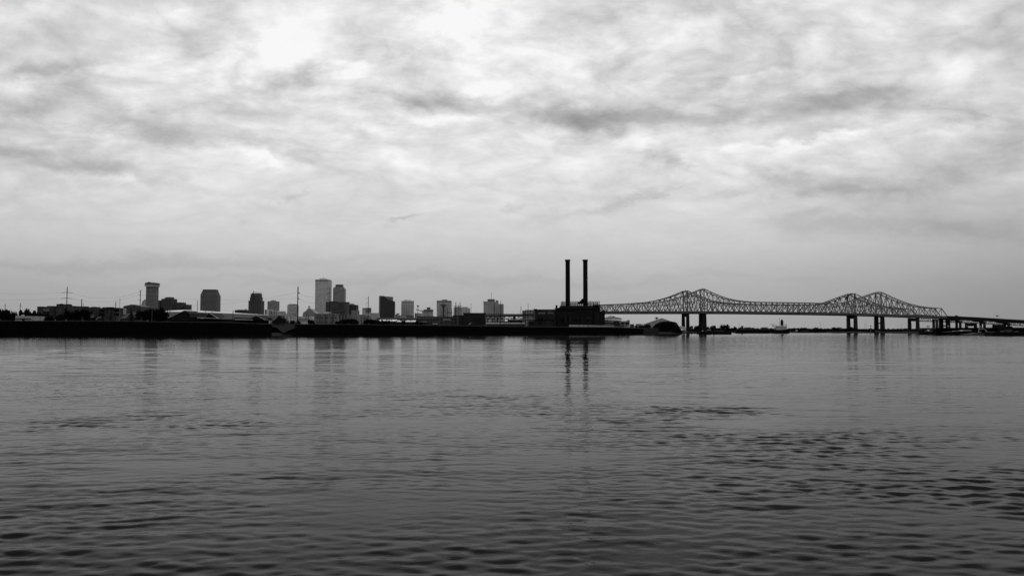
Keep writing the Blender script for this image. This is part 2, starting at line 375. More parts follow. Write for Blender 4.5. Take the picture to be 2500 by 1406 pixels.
BLK = M(2, 'tarred_timber'); BLK2 = M(14, 'dark_brick'); EDGE = M(46, 'worn_concrete')
def strip(u0, u1, top, back, mb, dy=0, zb=-1., step=30, zt=None):
    """quay body following the shore between two photo columns"""
    n = max(1, int(abs(u1-u0)/step)); P = []
    for i in range(n+1):
        u = u0+(u1-u0)*i/n; x, y = G(u, interp(SHORE, u)); y -= 2-dy; x = X(u, y)
        P.append((u, x, y, Z(interp(top, u), y)))
    for (ua,xa,ya,za),(ub,xb,yb,zb_) in zip(P, P[1:]):
        k = (ya+back)/ya; lo_a = zb if zt is None else za-zt; lo_b = zb if zt is None else zb_-zt
        mb.add([(xa,ya,lo_a),(xb,yb,lo_b),(xb*k,yb*k,lo_b),(xa*k,ya*k,lo_a),(xa,ya,za),(xb,yb,zb_),(xb*k,yb*k,zb_),(xa*k,ya*k,za)],
               [(0,3,2,1),(4,5,6,7),(0,1,5,4),(2,3,7,6)]+([(3,0,4,7)] if ua == P[0][0] else [])+([(1,2,6,5)] if ub == P[-1][0] else []))
    return P
def wharf(label, u0, u1, top, loc_u):
    x, y = G(loc_u, interp(SHORE, loc_u))
    t = T('wharf', label, 'wharf', (x, y, 0), 'black wharves along the near bank')
    mb = MB(); P = strip(u0, u1, top, 26, mb); mb.build('bulkhead', BLK, t)
    mb = MB(); strip(u0, u1, [(a, b-.9) for a, b in top], 3, mb, dy=.5, zt=.45, step=11); mb.build('coping', EDGE, t)
    mb = MB(); L_ = 0
    for (ua,xa,ya,za),(ub,xb,yb,zb) in zip(P, P[1:]):
        for k in range(6):
            f = k/6; X_, Y_, Z_ = xa+(xb-xa)*f, ya+(yb-ya)*f, za+(zb-za)*f
            mb.box(X_-.3, X_+.3, Y_-.9, Y_-.05, -1.5, Z_-.8)
    kind(mb.build('fender_piles', M(3,'pile_timber'), t), 'stuff')
    return t
wharf('long black wharf on the left half of the near bank, below the apartment block', -560, 664, [(-560,782),(0,783.4),(300,784.4),(420,786),(560,787.5),(620,790.5),(664,791)], 300)
wharf('long black wharf on the near bank below the twin chimneys, right of the concrete slope', 721, 1570, [(721,791.5),(900,792.5),(1000,794),(1180,796),(1300,798),(1400,798.6),(1500,799),(1570,802)], 1150)
# sloping concrete between the wharves
x0, y0 = G(690, interp(SHORE, 690))
t = T('concrete_slope', 'dark grey concrete slope in the gap between the two black wharves', 'embankment', (x0, y0, 0))
mb = MB()
Yg = y0+4
pts = [(664,790.5),(721,790.5),(727,798),(716,803.5),(706,806),(692,813.5),(683,806),(676,800),(664,797)]
mb.add([(X(u,Yg+(813.5-v)*.9,v), Yg+(813.5-v)*.9, Z(v,Yg+(813.5-v)*.9)) for u,v in pts], [tuple(range(len(pts)-1,-1,-1))])
mb.build('slab', M(3,'old_concrete'), t)
for a,b in [((683,806),(692,813.4)),((692,813.4),(706,806)),((710,805.5),(727,797.5)),((660,788.5),(664,792))]:
    pa = (X(a[0],Yg-1,a[1]),Yg-1,Z(a[1],Yg-1)); pb = (X(b[0],Yg-1,b[1]),Yg-1,Z(b[1],Yg-1)); MB().beam(pa,pb,.5).build('edge_beam', M(16,'old_concrete'), t)
mb = MB(); mb.box(X(652,Yg+24), X(740,Yg+24), Yg+24, Yg+29, -1, Z(790.6,Yg+24)); mb.build('base', BLK, t)
# rubble bank at the wharf's right end
mb = MB()
for i in range(420):
    u = random.uniform(1571, 1606); v = random.uniform(801, 815.5); Yr = shore_y(u)+(815.5-v)*1.6-1; s_ = random.uniform(.6, 1.6)
    x = X(u,Yr,v); z = Z(v,Yr); d = [random.uniform(-.4,.4) for _ in range(8)]
    mb.box(x-s_+d[0], x+s_+d[1], Yr+d[2], Yr+2*s_+d[3], z-s_+d[4], z+s_*.6+d[5])
kind(tag(mb.build('rubble_bank', M(24,'rubble', vary=.35, scale=.5)), 'grey broken rubble on the bank at the right end of the long wharf', 'rubble'), 'stuff')
# ------------------------------------------------------------------ foliage
LEAF = M(5, 'foliage', vary=.4, scale=.6); LEAF2 = M(20, 'foliage', vary=.4, scale=.6); BARK = M(10, 'bark')
_cr = {}
def crown_mesh(seed, n=900, lumps=11, leaf=.075, flat=1., mat=LEAF, open_=0.):
    key = (seed, n, lumps, leaf, flat, mat.name, open_)
    if key in _cr: return _cr[key]
    r = random.Random(seed); C = []
    for i in range(lumps):
        a = r.uniform(0, 2*math.pi); q = math.sqrt(r.random())*.62; z = r.uniform(.28, .95)
        rr = r.uniform(.2, .42)*(1.15-abs(z-.5))
        C.append((q*math.cos(a)*(1.25-z*.6), q*math.sin(a)*(1.25-z*.6), z*flat, rr))
    vs, fs = [], []
    for i in range(n):
        cx, cy, cz, rr = C[i % lumps]
        th = r.uniform(0, 2*math.pi); ph = math.acos(r.uniform(-1, 1)); k = rr*(r.random()**.4)*(1+open_*r.random())
        px, py, pz = cx+k*math.sin(ph)*math.cos(th), cy+k*math.sin(ph)*math.sin(th), cz+k*math.cos(ph)*.8
        s = leaf*r.uniform(.5, 1.3)
        ax = np.array([r.gauss(0,1) for _ in range(3)]); ax /= np.linalg.norm(ax)
        bx_ = np.cross(ax, [r.gauss(0,1) for _ in range(3)]); bx_ /= np.linalg.norm(bx_)
        p = np.array((px,py,pz)); n0 = len(vs)
        vs += [tuple(p-ax*s), tuple(p+bx_*s*.6), tuple(p+ax*s), tuple(p-bx_*s*.6)]; fs.append((n0,n0+1,n0+2,n0+3))
    me = bpy.data.meshes.new('crown'); me.from_pydata(vs, [], fs); me.materials.append(mat); _cr[key] = me; return me
_tr = {}
def trunk_mesh(mat=BARK):
    if 'm' in _tr: return _tr['m']
    mb = MB(); mb.lathe(0,0,[(.055,0),(.04,.2),(.03,.45),(.012,.8)], 7)
    for k in range(5):
        a = k*1.26; mb.beam((0,0,.22+.06*k), (.33*math.cos(a),.33*math.sin(a),.5+.07*k), .022)
    me = bpy.data.meshes.new('trunk'); me.from_pydata(mb.v, [], mb.f); me.materials.append(mat); _tr['m'] = me; return me
def tree(u, vtop, wpx, Y, label, group=None, name='broadleaf_tree', seed=None, base=None, open_=0., mat=LEAF, n=1900, flat=1.):
    Y = max(Y, shore_y(u)+31); base = (zquay(u) if Y < shore_y(u)+185 else GZ)-.3
    h = Z(vtop, Y)-base; w = wpx*Y/F*1.32
    t = bpy.data.objects.new(name, None); COL.objects.link(t); t.location = (X(u,Y), Y, base); tag(t, label, 'tree', group)
    t.scale = (w/1.75, w/1.75, h/(1.13*flat))
    t.rotation_euler = (0,0,random.uniform(0,6))
    sd = seed if seed is not None else random.randint(0, 5)
    c = bpy.data.objects.new('crown', crown_mesh(sd, n=n, open_=open_, mat=mat, flat=flat)); COL.objects.link(c); c.parent = t
    k = bpy.data.objects.new('trunk', trunk_mesh()); COL.objects.link(k); k.parent = t
    return t
# ------------------------------------------------------------------ downtown towers
def towers():
    D = 2600
    # flared tower
    u0,u1 = 355.5,387; Y = D
    t = T('office_tower', 'tall slab tower with a wider banded crown, leftmost of the high towers', 'tower', (X(371,Y),Y,GZ))
    bx(MB(),355.5,386.5,699,None,Y,26).build('shaft', FAC(68,32,6.4,5.,.45,.25,'banded_facade'), t)
    mb = MB(); bx(mb,353.5,390,691.5,697.5,Y,30,-4); mb.build('crown', M(46,'crown_panel'), t)
    for v0,v1 in ((690.8,691.6),(694.2,695.2),(697.4,699.2)):
        bx(MB(),353,390.6,v0,v1,Y,32,-5).build('white_band', M(120,'white_band'), t)
    mb = MB(); Yr = Y-6; mb.prism([(X(352,Yr),Z(691,Yr)),(X(379.5,Yr),Z(691.6,Yr)),(X(375,Yr),Z(690,Yr)),(X(356,Yr),Z(689.2,Yr))], Yr, Yr+34); mb.build('roof', M(30,'roof'), t)
    bx(MB(),361,367,688.3,690,Y,10).build('penthouse', M(35,'roof'), t)
    # pale block behind it
    Y = 3000; t = T('office_building', 'pale grey building with slanted shoulders just left of the banded crown tower', 'building', (X(350,Y),Y,GZ))
    MB().prism([(X(343,Y),GZ),(X(357,Y),GZ),(X(357,Y),Z(732,Y)),(X(352,Y),Z(730.5,Y)),(X(346.5,Y),Z(735,Y)),(X(343.5,Y),Z(745,Y))],Y,Y+30).build('facade', M(90,'pale_stone'), t)
    bx(MB(),347.8,348.8,738,None,Y,1,-1).build('recess', M(40), t)
    # wide stepped block with round drum
    Y = 2700; t = T('stepped_building', 'wide dark stepped building with a round drum roof right of the banded crown tower', 'building', (X(425,Y),Y,GZ))
    mb = MB()
    for q in ((386,394,733),(393,432,729.3),(431,451,738),(450,461,743.2)): bx(mb,q[0],q[1],q[2],None,Y,40,random.uniform(0,4))
    mb.build('facade', M(36,'dark_concrete'), t)
    cx = X(413,Y+16); r = X(423.5,Y+16)-cx
    MB().lathe(cx,Y+16,[(r,Z(731,Y)),(r,Z(726.2,Y)),(r*.8,Z(725,Y)),(r*.3,Z(724.6,Y))],24).build('drum', M(44,'dark_concrete'), t)
    bx(MB(),401.5,404,727.3,729.5,Y,10).build('penthouse', M(30), t)
    # chamfered tower
    Y = 2600; t = T('office_tower', 'dark tower with top corners stepping inwards, alone above the white-ridged shed', 'tower', (X(513,Y),Y,GZ))
    mb = MB()
    for i,(a,b,v) in enumerate([(488.5,538,720),(490,536.5,716),(492,535,712),(494,533.5,709.3),(495,532.5,707)]): bx(mb,a,b,v,None if i==0 else 722,Y,34-i*3,i*1.5)
    mb.build('facade', FAC(60,28,6.,5.4,.4,.35,'dark_grid_facade'), t)
    bx(MB(),494.5,533,706.6,708.2,Y,24,4).build('parapet', M(30), t)
    # stepped tower with lattice crown
    Y = 2550; t = T('stepped_tower', 'dark brown tower with setbacks and a glassy crown, left of the flat grey block', 'tower', (X(625,Y),Y,GZ))
    mb = MB()
    for i,(a,b,v) in enumerate([(606,645,734),(610,641.5,725),(611.5,640,718),(613.5,638.5,716)]): bx(mb,a,b,v,None if i==0 else 735,Y,34-i*4,i*2)
    mb.build('facade', FAC(40,26,8.,7.,.3,.5,'dark_stepped_facade'), t)
    Yc = Y+10; mb = MB()
    for (a,va),(b,vb) in [((614,716),(619,714)),((619,714),(623,713.6)),((623,713.6),(628,715)),((628,714.6),(636,714.6)),((636,714.6),(639,717.5))]: mb.beam((X(a,Yc),Yc,Z(va,Yc)),(X(b,Yc),Yc,Z(vb,Yc)),1.6)
    mb.build('crown_frame', M(140,'pale_metal'), t)
    building('low_building','low dark flat building attached left of the stepped tower with the glassy crown','building',2450,[('facade',M(30,'dark_concrete'),[(573,607,756.8,None,30,0),(580,596,756,758,20,3)]),('rooftop_unit',M(26),[(597,599.3,754.5,757.5,5,2),(600.8,603,754.5,757.5,5,2)])])
    building('office_block','flat topped mid grey block right of the stepped tower','building',2900,[('facade',FAC(76,60,7,6,.35,.35,'grey_facade'),[(652.5,682,735.3,None,36,0)]),('penthouse',M(72),[(661,674,733,736,16,6)])])
    building('low_building','low building with one bright white bay in front of the flat topped grey block','building',1900,[('facade',M(92,'render'),[(646,666.5,755.3,None,20,0),(666,681,757.5,None,20,2)]),('bay',M(165,'white_panel'),[(651.5,656.5,755,None,3,-3)]),('window',M(40),[(647.5,649,758,766,1,-1.5),(659,660.2,759,767,1,-1.5),(662,663.5,759,767,1,-1.5),(669,670.5,760,768,1,.5),(674,675.5,760,768,1,.5)])])
    building('low_building','low pale building left of the tall black pole with ribbed front','building',1850,[('facade',FAC(110,60,5,3.,.3,.4,'ribbed_front'),[(675.5,698,761,None,20,0),(697,702,765,None,14,0)]),('roof',M(55),[(684,697,759.8,761.2,10,3)]),('parapet',M(150,'white_panel'),[(675,682,760.3,762,3,-1)])])
    building('rounded_block','light grey block with rounded shoulders behind the tall black pole','building',2700,[('facade',FAC(98,80,9,7,.3,.3,'light_facade'),[(701,729,745,None,30,0),(702.5,727.5,743.8,746,26,2)]),('roof',M(50),[(704.5,726.5,742.3,744,20,4)])])
    # pyramid with cupola
    Y = 2500; t = T('domed_building', 'grey stepped pyramid roof building topped by a pale round cupola', 'building', (X(754,Y),Y,GZ))
    mb = MB()
    pr = [(738.8,768),(739.5,764),(742.5,761),(745,759.5),(748.5,756.5),(749.5,754),(752.5,753.4),(757.5,753.4),(759.5,754.5),(760.5,756.5),(763,758),(764.5,760.5),(767,762.5),(771,764),(773,770)]
    MB().prism([(X(773,Y),GZ),(X(773,Y),Z(770,Y))]+[(X(a,Y),Z(v,Y)) for a,v in reversed(pr[:-1])]+[(X(738.8,Y),GZ)],Y,Y+45).build('stepped_roof', M(72,'slate'), t)
    cx = X(754.5,Y+22); MB().lathe(cx,Y+22,[(3.2,Z(754,Y)),(2.6,Z(751,Y)),(2.6,Z(750.4,Y)),(4.2,Z(749,Y)),(4.0,Z(747,Y)),(1.6,Z(745.2,Y))],14).build('cupola', M(135,'pale_metal'), t)
    # tallest tower
    Y = 3250; t = T('office_tower', 'tallest tower, pale, with many small windows and a flat penthouse', 'tower', (X(789,Y),Y,GZ))
    bx(MB(),769,809.5,682,None,Y,58).build('shaft', FAC(168,70,7.6,8.2,.42,.42,'pale_grid_facade'), t)
    bx(MB(),769.3,800.8,683.2,686,Y,2,-1.2).build('loggia', FAC(90,26,60,7,.0,.45,'loggia_slots'), t)
    bx(MB(),780,799.5,679.3,683,Y,30,12).build('penthouse', M(125), t)
    MB().beam((X(788.5,Y+20),Y+20,Z(680,Y)),(X(788.5,Y+20),Y+20,Z(675.5,Y)),1.2).build('antenna', M(60), t)
    # its neighbour
    Y = 3050; t = T('office_tower', 'tower with sloped shoulders right beside the tallest tower', 'tower', (X(828,Y),Y,GZ))
    mb = MB()
    for i,(a,b,v) in enumerate([(812.5,844,704.5),(813.5,842.5,702.3),(816,841,700.3)]): bx(mb,a,b,v,None if i==0 else 706,Y,42-i*4,i*2)
    mb.build('shaft', FAC(80,46,6.6,6,.35,.35,'grey_grid_facade'), t)
    bx(MB(),819,838.5,694.5,700.6,Y,26,8).build('crown', FAC(56,22,20,8,.2,.6,'crown_slots'), t)
    # wide dark block
    building('office_block','wide black glass block in front of the two tallest towers','building',2450,[('facade',FAC(40,30,7,20,.4,.1,'dark_glass'),[(795,850,736.8,None,34,0),(804,826,735.2,738,20,4)]),('side_wing',FAC(48,36,7,6,.4,.3,'dark_wing'),[(843,851,737.5,None,30,-2)]),('roof',M(24),[(849,851.2,737,740,20,2)])])
    building('office_block','dark block with a pale rooftop step, right of the wide black glass block','building',2500,[('facade',FAC(38,24,8,12,.4,.15,'dark_facade'),[(850,875,744.5,None,32,0)]),('penthouse',M(88),[(850.5,865.5,741,745,14,5)]),('parapet',M(22),[(850,874.8,744.2,746,30,-.5)])])
    building('low_building','plain grey block in front of the dark block, behind round dark trees','building',1600,[('facade',M(62,'render'),[(857.5,877.5,757.5,None,24,0)]),('side_wall',M(34),[(855.5,858.5,758.5,None,20,1)])])
    building('low_building','low grey building between the plain grey block and the tall dark slab','building',1700,[('facade',FAC(66,36,9,9,.35,.5,'low_facade'),[(877,893,768,None,20,0),(892,905,771,None,18,0)])])
    building('hotel_building','small pale building with a dark square on its front, left of the tall dark slab','building',2300,[('facade',FAC(140,92,10,8,.3,.3,'pale_facade'),[(885,906.5,751.5,None,24,0)]),('dark_edge',M(36),[(884.7,886.3,752,770,3,-2)]),('dark_square',M(54),[(892.5,906,751.3,762.3,2,-2.5)]),('window',M(40),[(889,890.3,752.5,756,1,-2)])])
    building('low_building','low grey building with a sloping top, touching the left of the tall dark slab','building',1900,[('facade',M(86,'render'),[(904,926.5,764,None,20,0)])])
    # dark slab with diagonal roof
    Y = 2350; t = T('office_tower', 'tall black slab with a diagonal cut across its upper right corner', 'tower', (X(943,Y),Y,GZ))
    MB().prism([(X(a,Y),Z(v,Y) if v else GZ) for a,v in ((925.3,None),(961.5,None),(961.5,736),(957.5,734),(948,731.5),(941,726),(936,722.4),(925.3,722))],Y,Y+24).build('facade', M(30,'dark_glass'), t)
    MB().prism([(X(a,Y+26),Z(v,Y+26)) for a,v in ((936,760),(957.3,760),(957.3,724.5),(936,723))],Y+26,Y+44).build('rear_wing', FAC(92,40,8,30,.4,.0,'banded_wing'), t)
    bx(MB(),925,928.5,723,None,Y,1,-1).build('side_strip', M(58), t)
    # pale hotel with cornice
    building('hotel_tower','pale ribbed hotel tower with two little roof boxes, right of the black slab','tower',2400,[('shaft',FAC(106,66,30,4.6,.0,.45,'ribbed_facade'),[(979.5,1010.5,742,None,26,0)]),('crown',M(132,'pale_stone'),[(980,1011,733.8,737.3,27,-.4),(980,1011,739.6,742.2,27,-.6)]),('dark_band',M(34),[(980.3,1010.6,737.3,739.6,25,.3)]),('penthouse',M(100),[(988,995,731.2,734.5,9,6),(997,1003,732,734.5,9,6)]),('base',M(52),[(990,1010.5,770,None,3,-4)])])
    building('low_building','cluster of small low buildings under the pale ribbed hotel tower, beside the black slab','building',1800,[('facade',FAC(92,38,6,5,.4,.4,'low_shops'),[(963,969,767,None,14,0),(968,975,764.5,None,14,3),(974,982,769.5,None,14,1),(982,992,771,None,10,0)])])
    building('round_building','broad low pale building with a dark drum on its roof','building',2000,[('facade',FAC(98,46,9,5,.35,.4,'round_facade'),[(1034,1058,755.2,None,26,0)]),('wing',M(104,'pale_stone'),[(1024,1035,757.6,759.6,22,2),(1030,1036,759,None,20,3)]),('drum',M(34),[(1042,1051,750.2,756,12,6)]),('dark_band',M(36),[(1034.5,1057.5,757,759.8,1,-1)])])
    building('low_building','small dark cornered building at the foot of the floodlight mast','building',1700,[('facade',M(84,'render'),[(1014,1030,764.5,None,16,0)]),('dark_edge',M(26),[(1012.8,1015.5,764,None,3,-2)])])
    building('hotel_tower','wide pale tower ringed by close white floor bands and a dark top row','tower',2300,[('shaft',FAC(160,62,4.6,40,.45,.0,'floor_bands'),[(1066,1103,737,None,30,0)]),('top_row',FAC(92,22,60,3.4,.0,.35,'dark_top_row'),[(1066,1103,733.8,737.2,31,-.6)]),('roof_slab',M(60),[(1078,1093,731.3,732.4,14,6)]),('penthouse',M(110),[(1080,1091,732,734,10,8)]),('core',FAC(88,62,9,6,.0,.4,'core_strip'),[(1073,1094,745,None,1.5,-1.8)])])
    # water tower in front of it
    Y = 1500; t = T('water_tower', 'dark disc shaped water tower in front of the wide pale banded tower', 'water tower', (X(1082.5,Y),Y,GZ))
    cx = X(1082.5,Y)
    MB().lathe(cx,Y,[(1.2,Z(747,Y)),(6,Z(745.6,Y)),(6.2,Z(744.4,Y)),(3.4,Z(742.4,Y)),(.8,Z(741.5,Y))],20).build('tank', M(30,'dark_steel'), t)
    MB().lathe(cx,Y,[(1.9,GZ),(1.7,Z(752,Y)),(2.4,Z(750,Y)),(2.4,Z(747.5,Y))],12).build('column', M(36,'dark_steel'), t)
    for du in (-3,3): MB().beam((cx+du,Y,Z(742.4,Y)),(cx+du,Y,Z(740.4,Y)),.6).build('vent', M(30), t)
    building('apartment_building','pale striped building left half hidden behind the pair of thick dark poles','building',1950,[('facade',FAC(122,60,40,4.4,.0,.4,'striped_facade'),[(1107.5,1128,750.8,None,20,0)]),('roof',M(60),[(1109,1126,749.2,751,12,3)])])
    building('apartment_building','pale striped building just right of the pair of thick dark poles','building',2050,[('facade',FAC(140,92,40,5.6,.0,.35,'pale_striped_facade'),[(1126,1143,750.3,None,20,0),(1141.5,1148,752,None,18,2)]),('roof',M(110),[(1129,1142,748.6,750.6,12,3)])])
    # twin ribbed hotel
    th = building('hotel_tower','broad ribbed hotel with a flat roof and tall mast, nearest tower to the power plant','tower',2300,[('shaft',FAC(104,58,60,5.2,.0,.42,'ribbed_stone'),[(1180.5,1206,739,None,30,0),(1205,1217.5,737,None,26,4)]),('right_wing',FAC(96,44,60,4.6,.0,.45,'ribbed_wing'),[(1207,1229.5,742,None,20,-2)]),('roof_slab',M(34),[(1180,1201.5,735.8,737.4,30,-1),(1189.6,1208.6,730.4,731.6,18,3)]),('penthouse',M(66),[(1190.5,1208,731.2,740,16,4),(1210,1216.5,733,738,12,5)]),('cornice',M(110),[(1179.2,1205,737.4,739.3,31,-2)])])
    mb = MB(); Y=2310; MB().beam((X(1199.3,Y),Y,Z(731,Y)),(X(1199.3,Y),Y,Z(713.5,Y)),.9).build('mast', M(48), th)
towers()

# ------------------------------------------------------------------ left bank town
def quad3(mb, pts):
    """pts: (u, v, Y) corners"""
    mb.add([(X(u,Y,v),Y,Z(v,Y)) for u,v,Y in pts], [tuple(range(len(pts)))]); return mb
def left_bank():
    # apartment block
    Y = 1050; t = T('apartment_block', 'long dark apartment block with rooftop units, behind the trees at far left', 'building', (X(200,Y),Y,GZ))
    mb = MB()
    for a,b,v in ((90,116,748.6),(114,142,746.8),(137,166,742.6),(165,202,747.2),(200,252,750.8),(250,301,751.2)): bx(mb,a,b,v,None,Y,22,random.uniform(0,3))
    mb.build('facade', FAC(36,24,5,9,.35,.4,'dark_brick_facade'), t)
    for a,b,v in ((90,116,748.2),(137,166,742.2),(200,252,750.4),(250,301,750.8)): bx(MB(),a,b,v,v+.7,Y-1,23).build('parapet', M(12), t)
    for a,b,v in ((146,149,741.2),(170,173,746),(175,179,746.4),(183,187,747.6),(188.5,194,747.4),(196,199,747.7),(201,203,747.8),(206,208.5,747.8),(210,213,748),(221,224,749),(226,236,748.8),(238,240,749.2),(250,253,749.8),(255.5,258,750),(260,279,749.6)):
        bx(MB(),a,b,v,751.3 if a > 200 else 748.4,Y+4,6).build('rooftop_unit', M(14), t)
    for a,b,v,w in ((242,255,755,761.5),(242,255,764,771),(278,293,754.5,761),(278,293,764,771),(107,112,754,757),(116,119,756,770),(158,163,753,764),(222,226,757,765)):
        bx(MB(),a,b,v,w,Y-1.5,1.2).build('balcony_opening', M(5,'deep_opening'), t)
    bx(MB(),105,120,752.5,760,Y-2,1).build('pale_panel', M(52), t)
    # hipped dark hall
    Y = 1100; t = T('gabled_hall', 'dark hall with a low arched roof, right of the long apartment block', 'building', (X(320,Y),Y,GZ))
    MB().prism([(X(a,Y),Z(v,Y) if v else GZ) for a,v in ((299.5,None),(343,None),(343,748.5),(335,746),(329,743.8),(319,743.2),(312,745),(300,747.2))],Y,Y+30).build('facade', FAC(34,26,6,8,.4,.4,'dark_hall'), t)
    # vertical banner with unreadable pale marks
    Y = 900; t = T('vertical_banner', 'pale upright banner sign with worn marks, in front of the dark hall', 'sign', (X(304.5,Y),Y,GZ))
    bx(MB(),301.3,308,752.8,767,Y,.5).build('panel', M(98,'faded_banner',vary=.5,scale=1.1), t)
    mb = MB()
    for k in range(5):
        v = 754.6+k*2.5; MB().box(X(302.2,Y),X(303.4+(k%2)*1.5,Y),Y-.15,Y,Z(v+1.1,Y),Z(v,Y)).build('worn_mark', M(50), t); MB().box(X(305,Y),X(307-(k%3)*.5,Y),Y-.15,Y,Z(v+1.3,Y),Z(v+.6,Y)).build('worn_mark', M(50), t)
    MB().beam((X(301.8,Y+.5),Y+.6,GZ),(X(301.8,Y+.5),Y+.6,Z(755,Y)),.4).build('post', M(30), t)
    # long low pale warehouse
    Y = 860; t = T('warehouse', 'long low pale grey warehouse at the far left behind the wharf', 'warehouse', (X(87,Y),Y,GZ))
    MB().prism([(X(37,Y),GZ),(X(137.5,Y),GZ),(X(137.5,Y),Z(773.2,Y)),(X(37,Y),Z(770.8,Y))],Y,Y+26).build('wall', M(90,'painted_block',scale=.08), t)
    for a,b,v,w in ((38,76,777,778.6),(55,60,779,784),(120,133,778.6,784)): MB().prism([(X(a,Y),Z(w,Y)),(X(b,Y),Z(w,Y)),(X(b,Y),Z(v,Y)),(X(a+(4 if a==120 else 0),Y),Z(v,Y))],Y-1.2,Y).build('opening', M(10), t)
    bx(MB(),52,58,768.8,771,Y+2,3).build('roof_vent', M(120,'white_panel'), t)
    for u in (80,97.5,116,130): bx(MB(),u,u+.7,773,783,Y-.4,.4).build('pilaster', M(60), t)
    bx(MB(),36.6,137.9,770.4,771.2,Y-.5,1).build('parapet', M(34), t) if False else None
    # roofs between trees
    Y = 880; t = T('warehouse', 'low shed with a speckled grey sloping roof beneath the upright banner', 'warehouse', (X(310,Y),Y,GZ))
    mb = MB(); quad3(mb,[(293,777,Y),(307,777,Y),(318,764.5,Y+24),(312,764.5,Y+24)]); mb.build('roof', M(26,'slate',scale=.6), t)
    bx(MB(),293,330,777.2,None,Y+.5,20).build('wall', M(26), t)
    Y = 890; t = T('warehouse', 'low shed with a grey roof between two dark conifers, left of the big trees', 'warehouse', (X(335,Y),Y,GZ))
    mb = MB(); quad3(mb,[(328,777,Y),(344,777,Y),(346,763,Y+24),(324,763,Y+24)]); mb.build('roof', M(24,'slate',scale=.6), t)
    bx(MB(),326,345,777,None,Y+.5,20).build('wall', M(28), t)
    bx(MB(),322,344,762,763.6,Y+25,2).build('ridge', M(74), t)
    # little white lamps cluster
    Y = 840; t = T('arched_shelter', 'thin pale arched frame over a dark shelter left of a dark conifer', 'shelter', (X(241,Y),Y,GZ))
    mb = MB(); pr = [(234,781),(236,777.5),(239,775.5),(243,774.8),(247,774.6)]
    for a,b in zip(pr,pr[1:]): mb.beam((X(a[0],Y),Y,Z(a[1],Y)),(X(b[0],Y),Y,Z(b[1],Y)),.35)
    mb.build('arch', M(110,'white_panel'), t)
    bx(MB(),235,248,776.5,None,Y+2,6).build('booth', M(14), t)
    Y = 838; t = T('light_cluster', 'four small pale lamps in a square, left of the arched shelter', 'lamp', (X(224,Y),Y,GZ))
    MB().beam((X(224.5,Y),Y,GZ),(X(224.5,Y),Y,Z(769,Y)),.25).build('pole', M(30), t)
    for u,v in ((222,770),(226.8,770.2),(222.4,774.3),(226.9,774.5)): bx(MB(),u-.8,u+.8,v-.7,v+.7,Y-.5,.4).build('lamp_head', M(190,'white_panel'), t)
    # big white-ridged terminal shed
    Y = 815
    t = T('terminal_shed', 'very long low shed with a bright white ridge strip and grey sloping roof', 'warehouse', (X(530,Y),Y,GZ))
    d = 60; Yb = Y+d
    # ridge strip
    rt = [(404.5,759.2),(409,758.4),(450,756.4),(480,757.6),(520,760.3),(560,762.5),(600,765.3),(640,768),(656,769)]
    rb = [(404.5,761),(409,761.4),(450,761),(480,762.3),(520,764),(560,765.2),(600,767.3),(640,769.2),(656,770)]
    mb = MB()
    for i in range(len(rt)-1):
        a,b = rt[i],rt[i+1]; c,e = rb[i],rb[i+1]; Yr = Yb+6
        quad3(mb,[(c[0],c[1],Yr),(e[0],e[1],Yr),(b[0],b[1],Yr+16),(a[0],a[1],Yr+16)])
    mb.build('ridge_strip', M(225,'white_sheet',vary=.08), t)
    # main roof slope
    mb = MB()
    eave = lambda u: interp([(404,777),(530,778.6),(600,780.5),(660,782)], u)
    rid = lambda u: interp(rb, u)+.1
    us = [408,430,460,500,540,580,620,656]
    for a,b in zip(us,us[1:]): quad3(mb,[(a,eave(a),Y),(b,eave(b),Y),(b,rid(b),Yb+5),(a,rid(a),Yb+5)])
    mb.build('roof', M(24,'sheet_roof',scale=.12), t)
    mb = MB(); mw = MB()
    for a,b in zip(us,us[1:]):
        mb.add([(X(a,Y+1),Y+1,GZ),(X(b,Y+1),Y+1,GZ),(X(b,Y+1),Y+1,Z(eave(b)+.2,Y+1)),(X(a,Y+1),Y+1,Z(eave(a)+.2,Y+1))],[(0,1,2,3)])
        mw.add([(X(a,Yb+7.6),Yb+7.6,GZ),(X(b,Yb+7.6),Yb+7.6,GZ),(X(b,Yb+7.6),Yb+7.6,Z(rid(b)-.8,Yb+7.6)),(X(a,Yb+7.6),Yb+7.6,Z(rid(a)-.8,Yb+7.6))],[(0,3,2,1)])
    mb.build('wall', M(10,'dark_wall'), t); mw.build('rear_wall', M(10,'dark_wall'), t)
    # cross gables coming forward: dark faces with sloping sides
    for (g0,gp,g1,vb,vp,dk) in ((412,450,484,783,757.8,8),(496,510,535,778.5,763.2,8),(600,629,648,781.5,769.2,8)):
        Yg = Y-6 if g0 == 412 else Y-2
        mb = MB(); mb.prism([(X(g0,Yg),Z(vb-8 if g0==412 else vb,Yg)),(X(g0,Yg),Z(vb,Yg)),(X(g1,Yg),Z(vb,Yg)),(X(g1,Yg),Z(vb-6 if g0==412 else vb,Yg)),(X(gp,Yg),Z(vp,Yg))][1 if g0!=412 else 0:],Yg,Yg+30); mb.build('gable', M(dk+2,'dark_gable'), t)
    mb = MB()
    for (a,va,b,vb_) in ((412,775.4,449,758.2),(510.5,764,534,778),(626,769.8,648,781.4)): 
        Yg = Y-7; MB().beam((X(a,Yg),Yg,Z(va,Yg)),(X(b,Yg),Yg,Z(vb_,Yg)),.5).build('verge', M(88,'pale_trim'), t)
    mb = MB(); Yg = Y-9; mb.prism([(X(481,Yg),Z(776.2,Yg)),(X(534,Yg),Z(777.8,Yg)),(X(534,Yg),Z(777,Yg)),(X(481,Yg),Z(775,Yg))],Yg,Yg+2); mb.build('canopy', M(125,'white_sheet'), t)
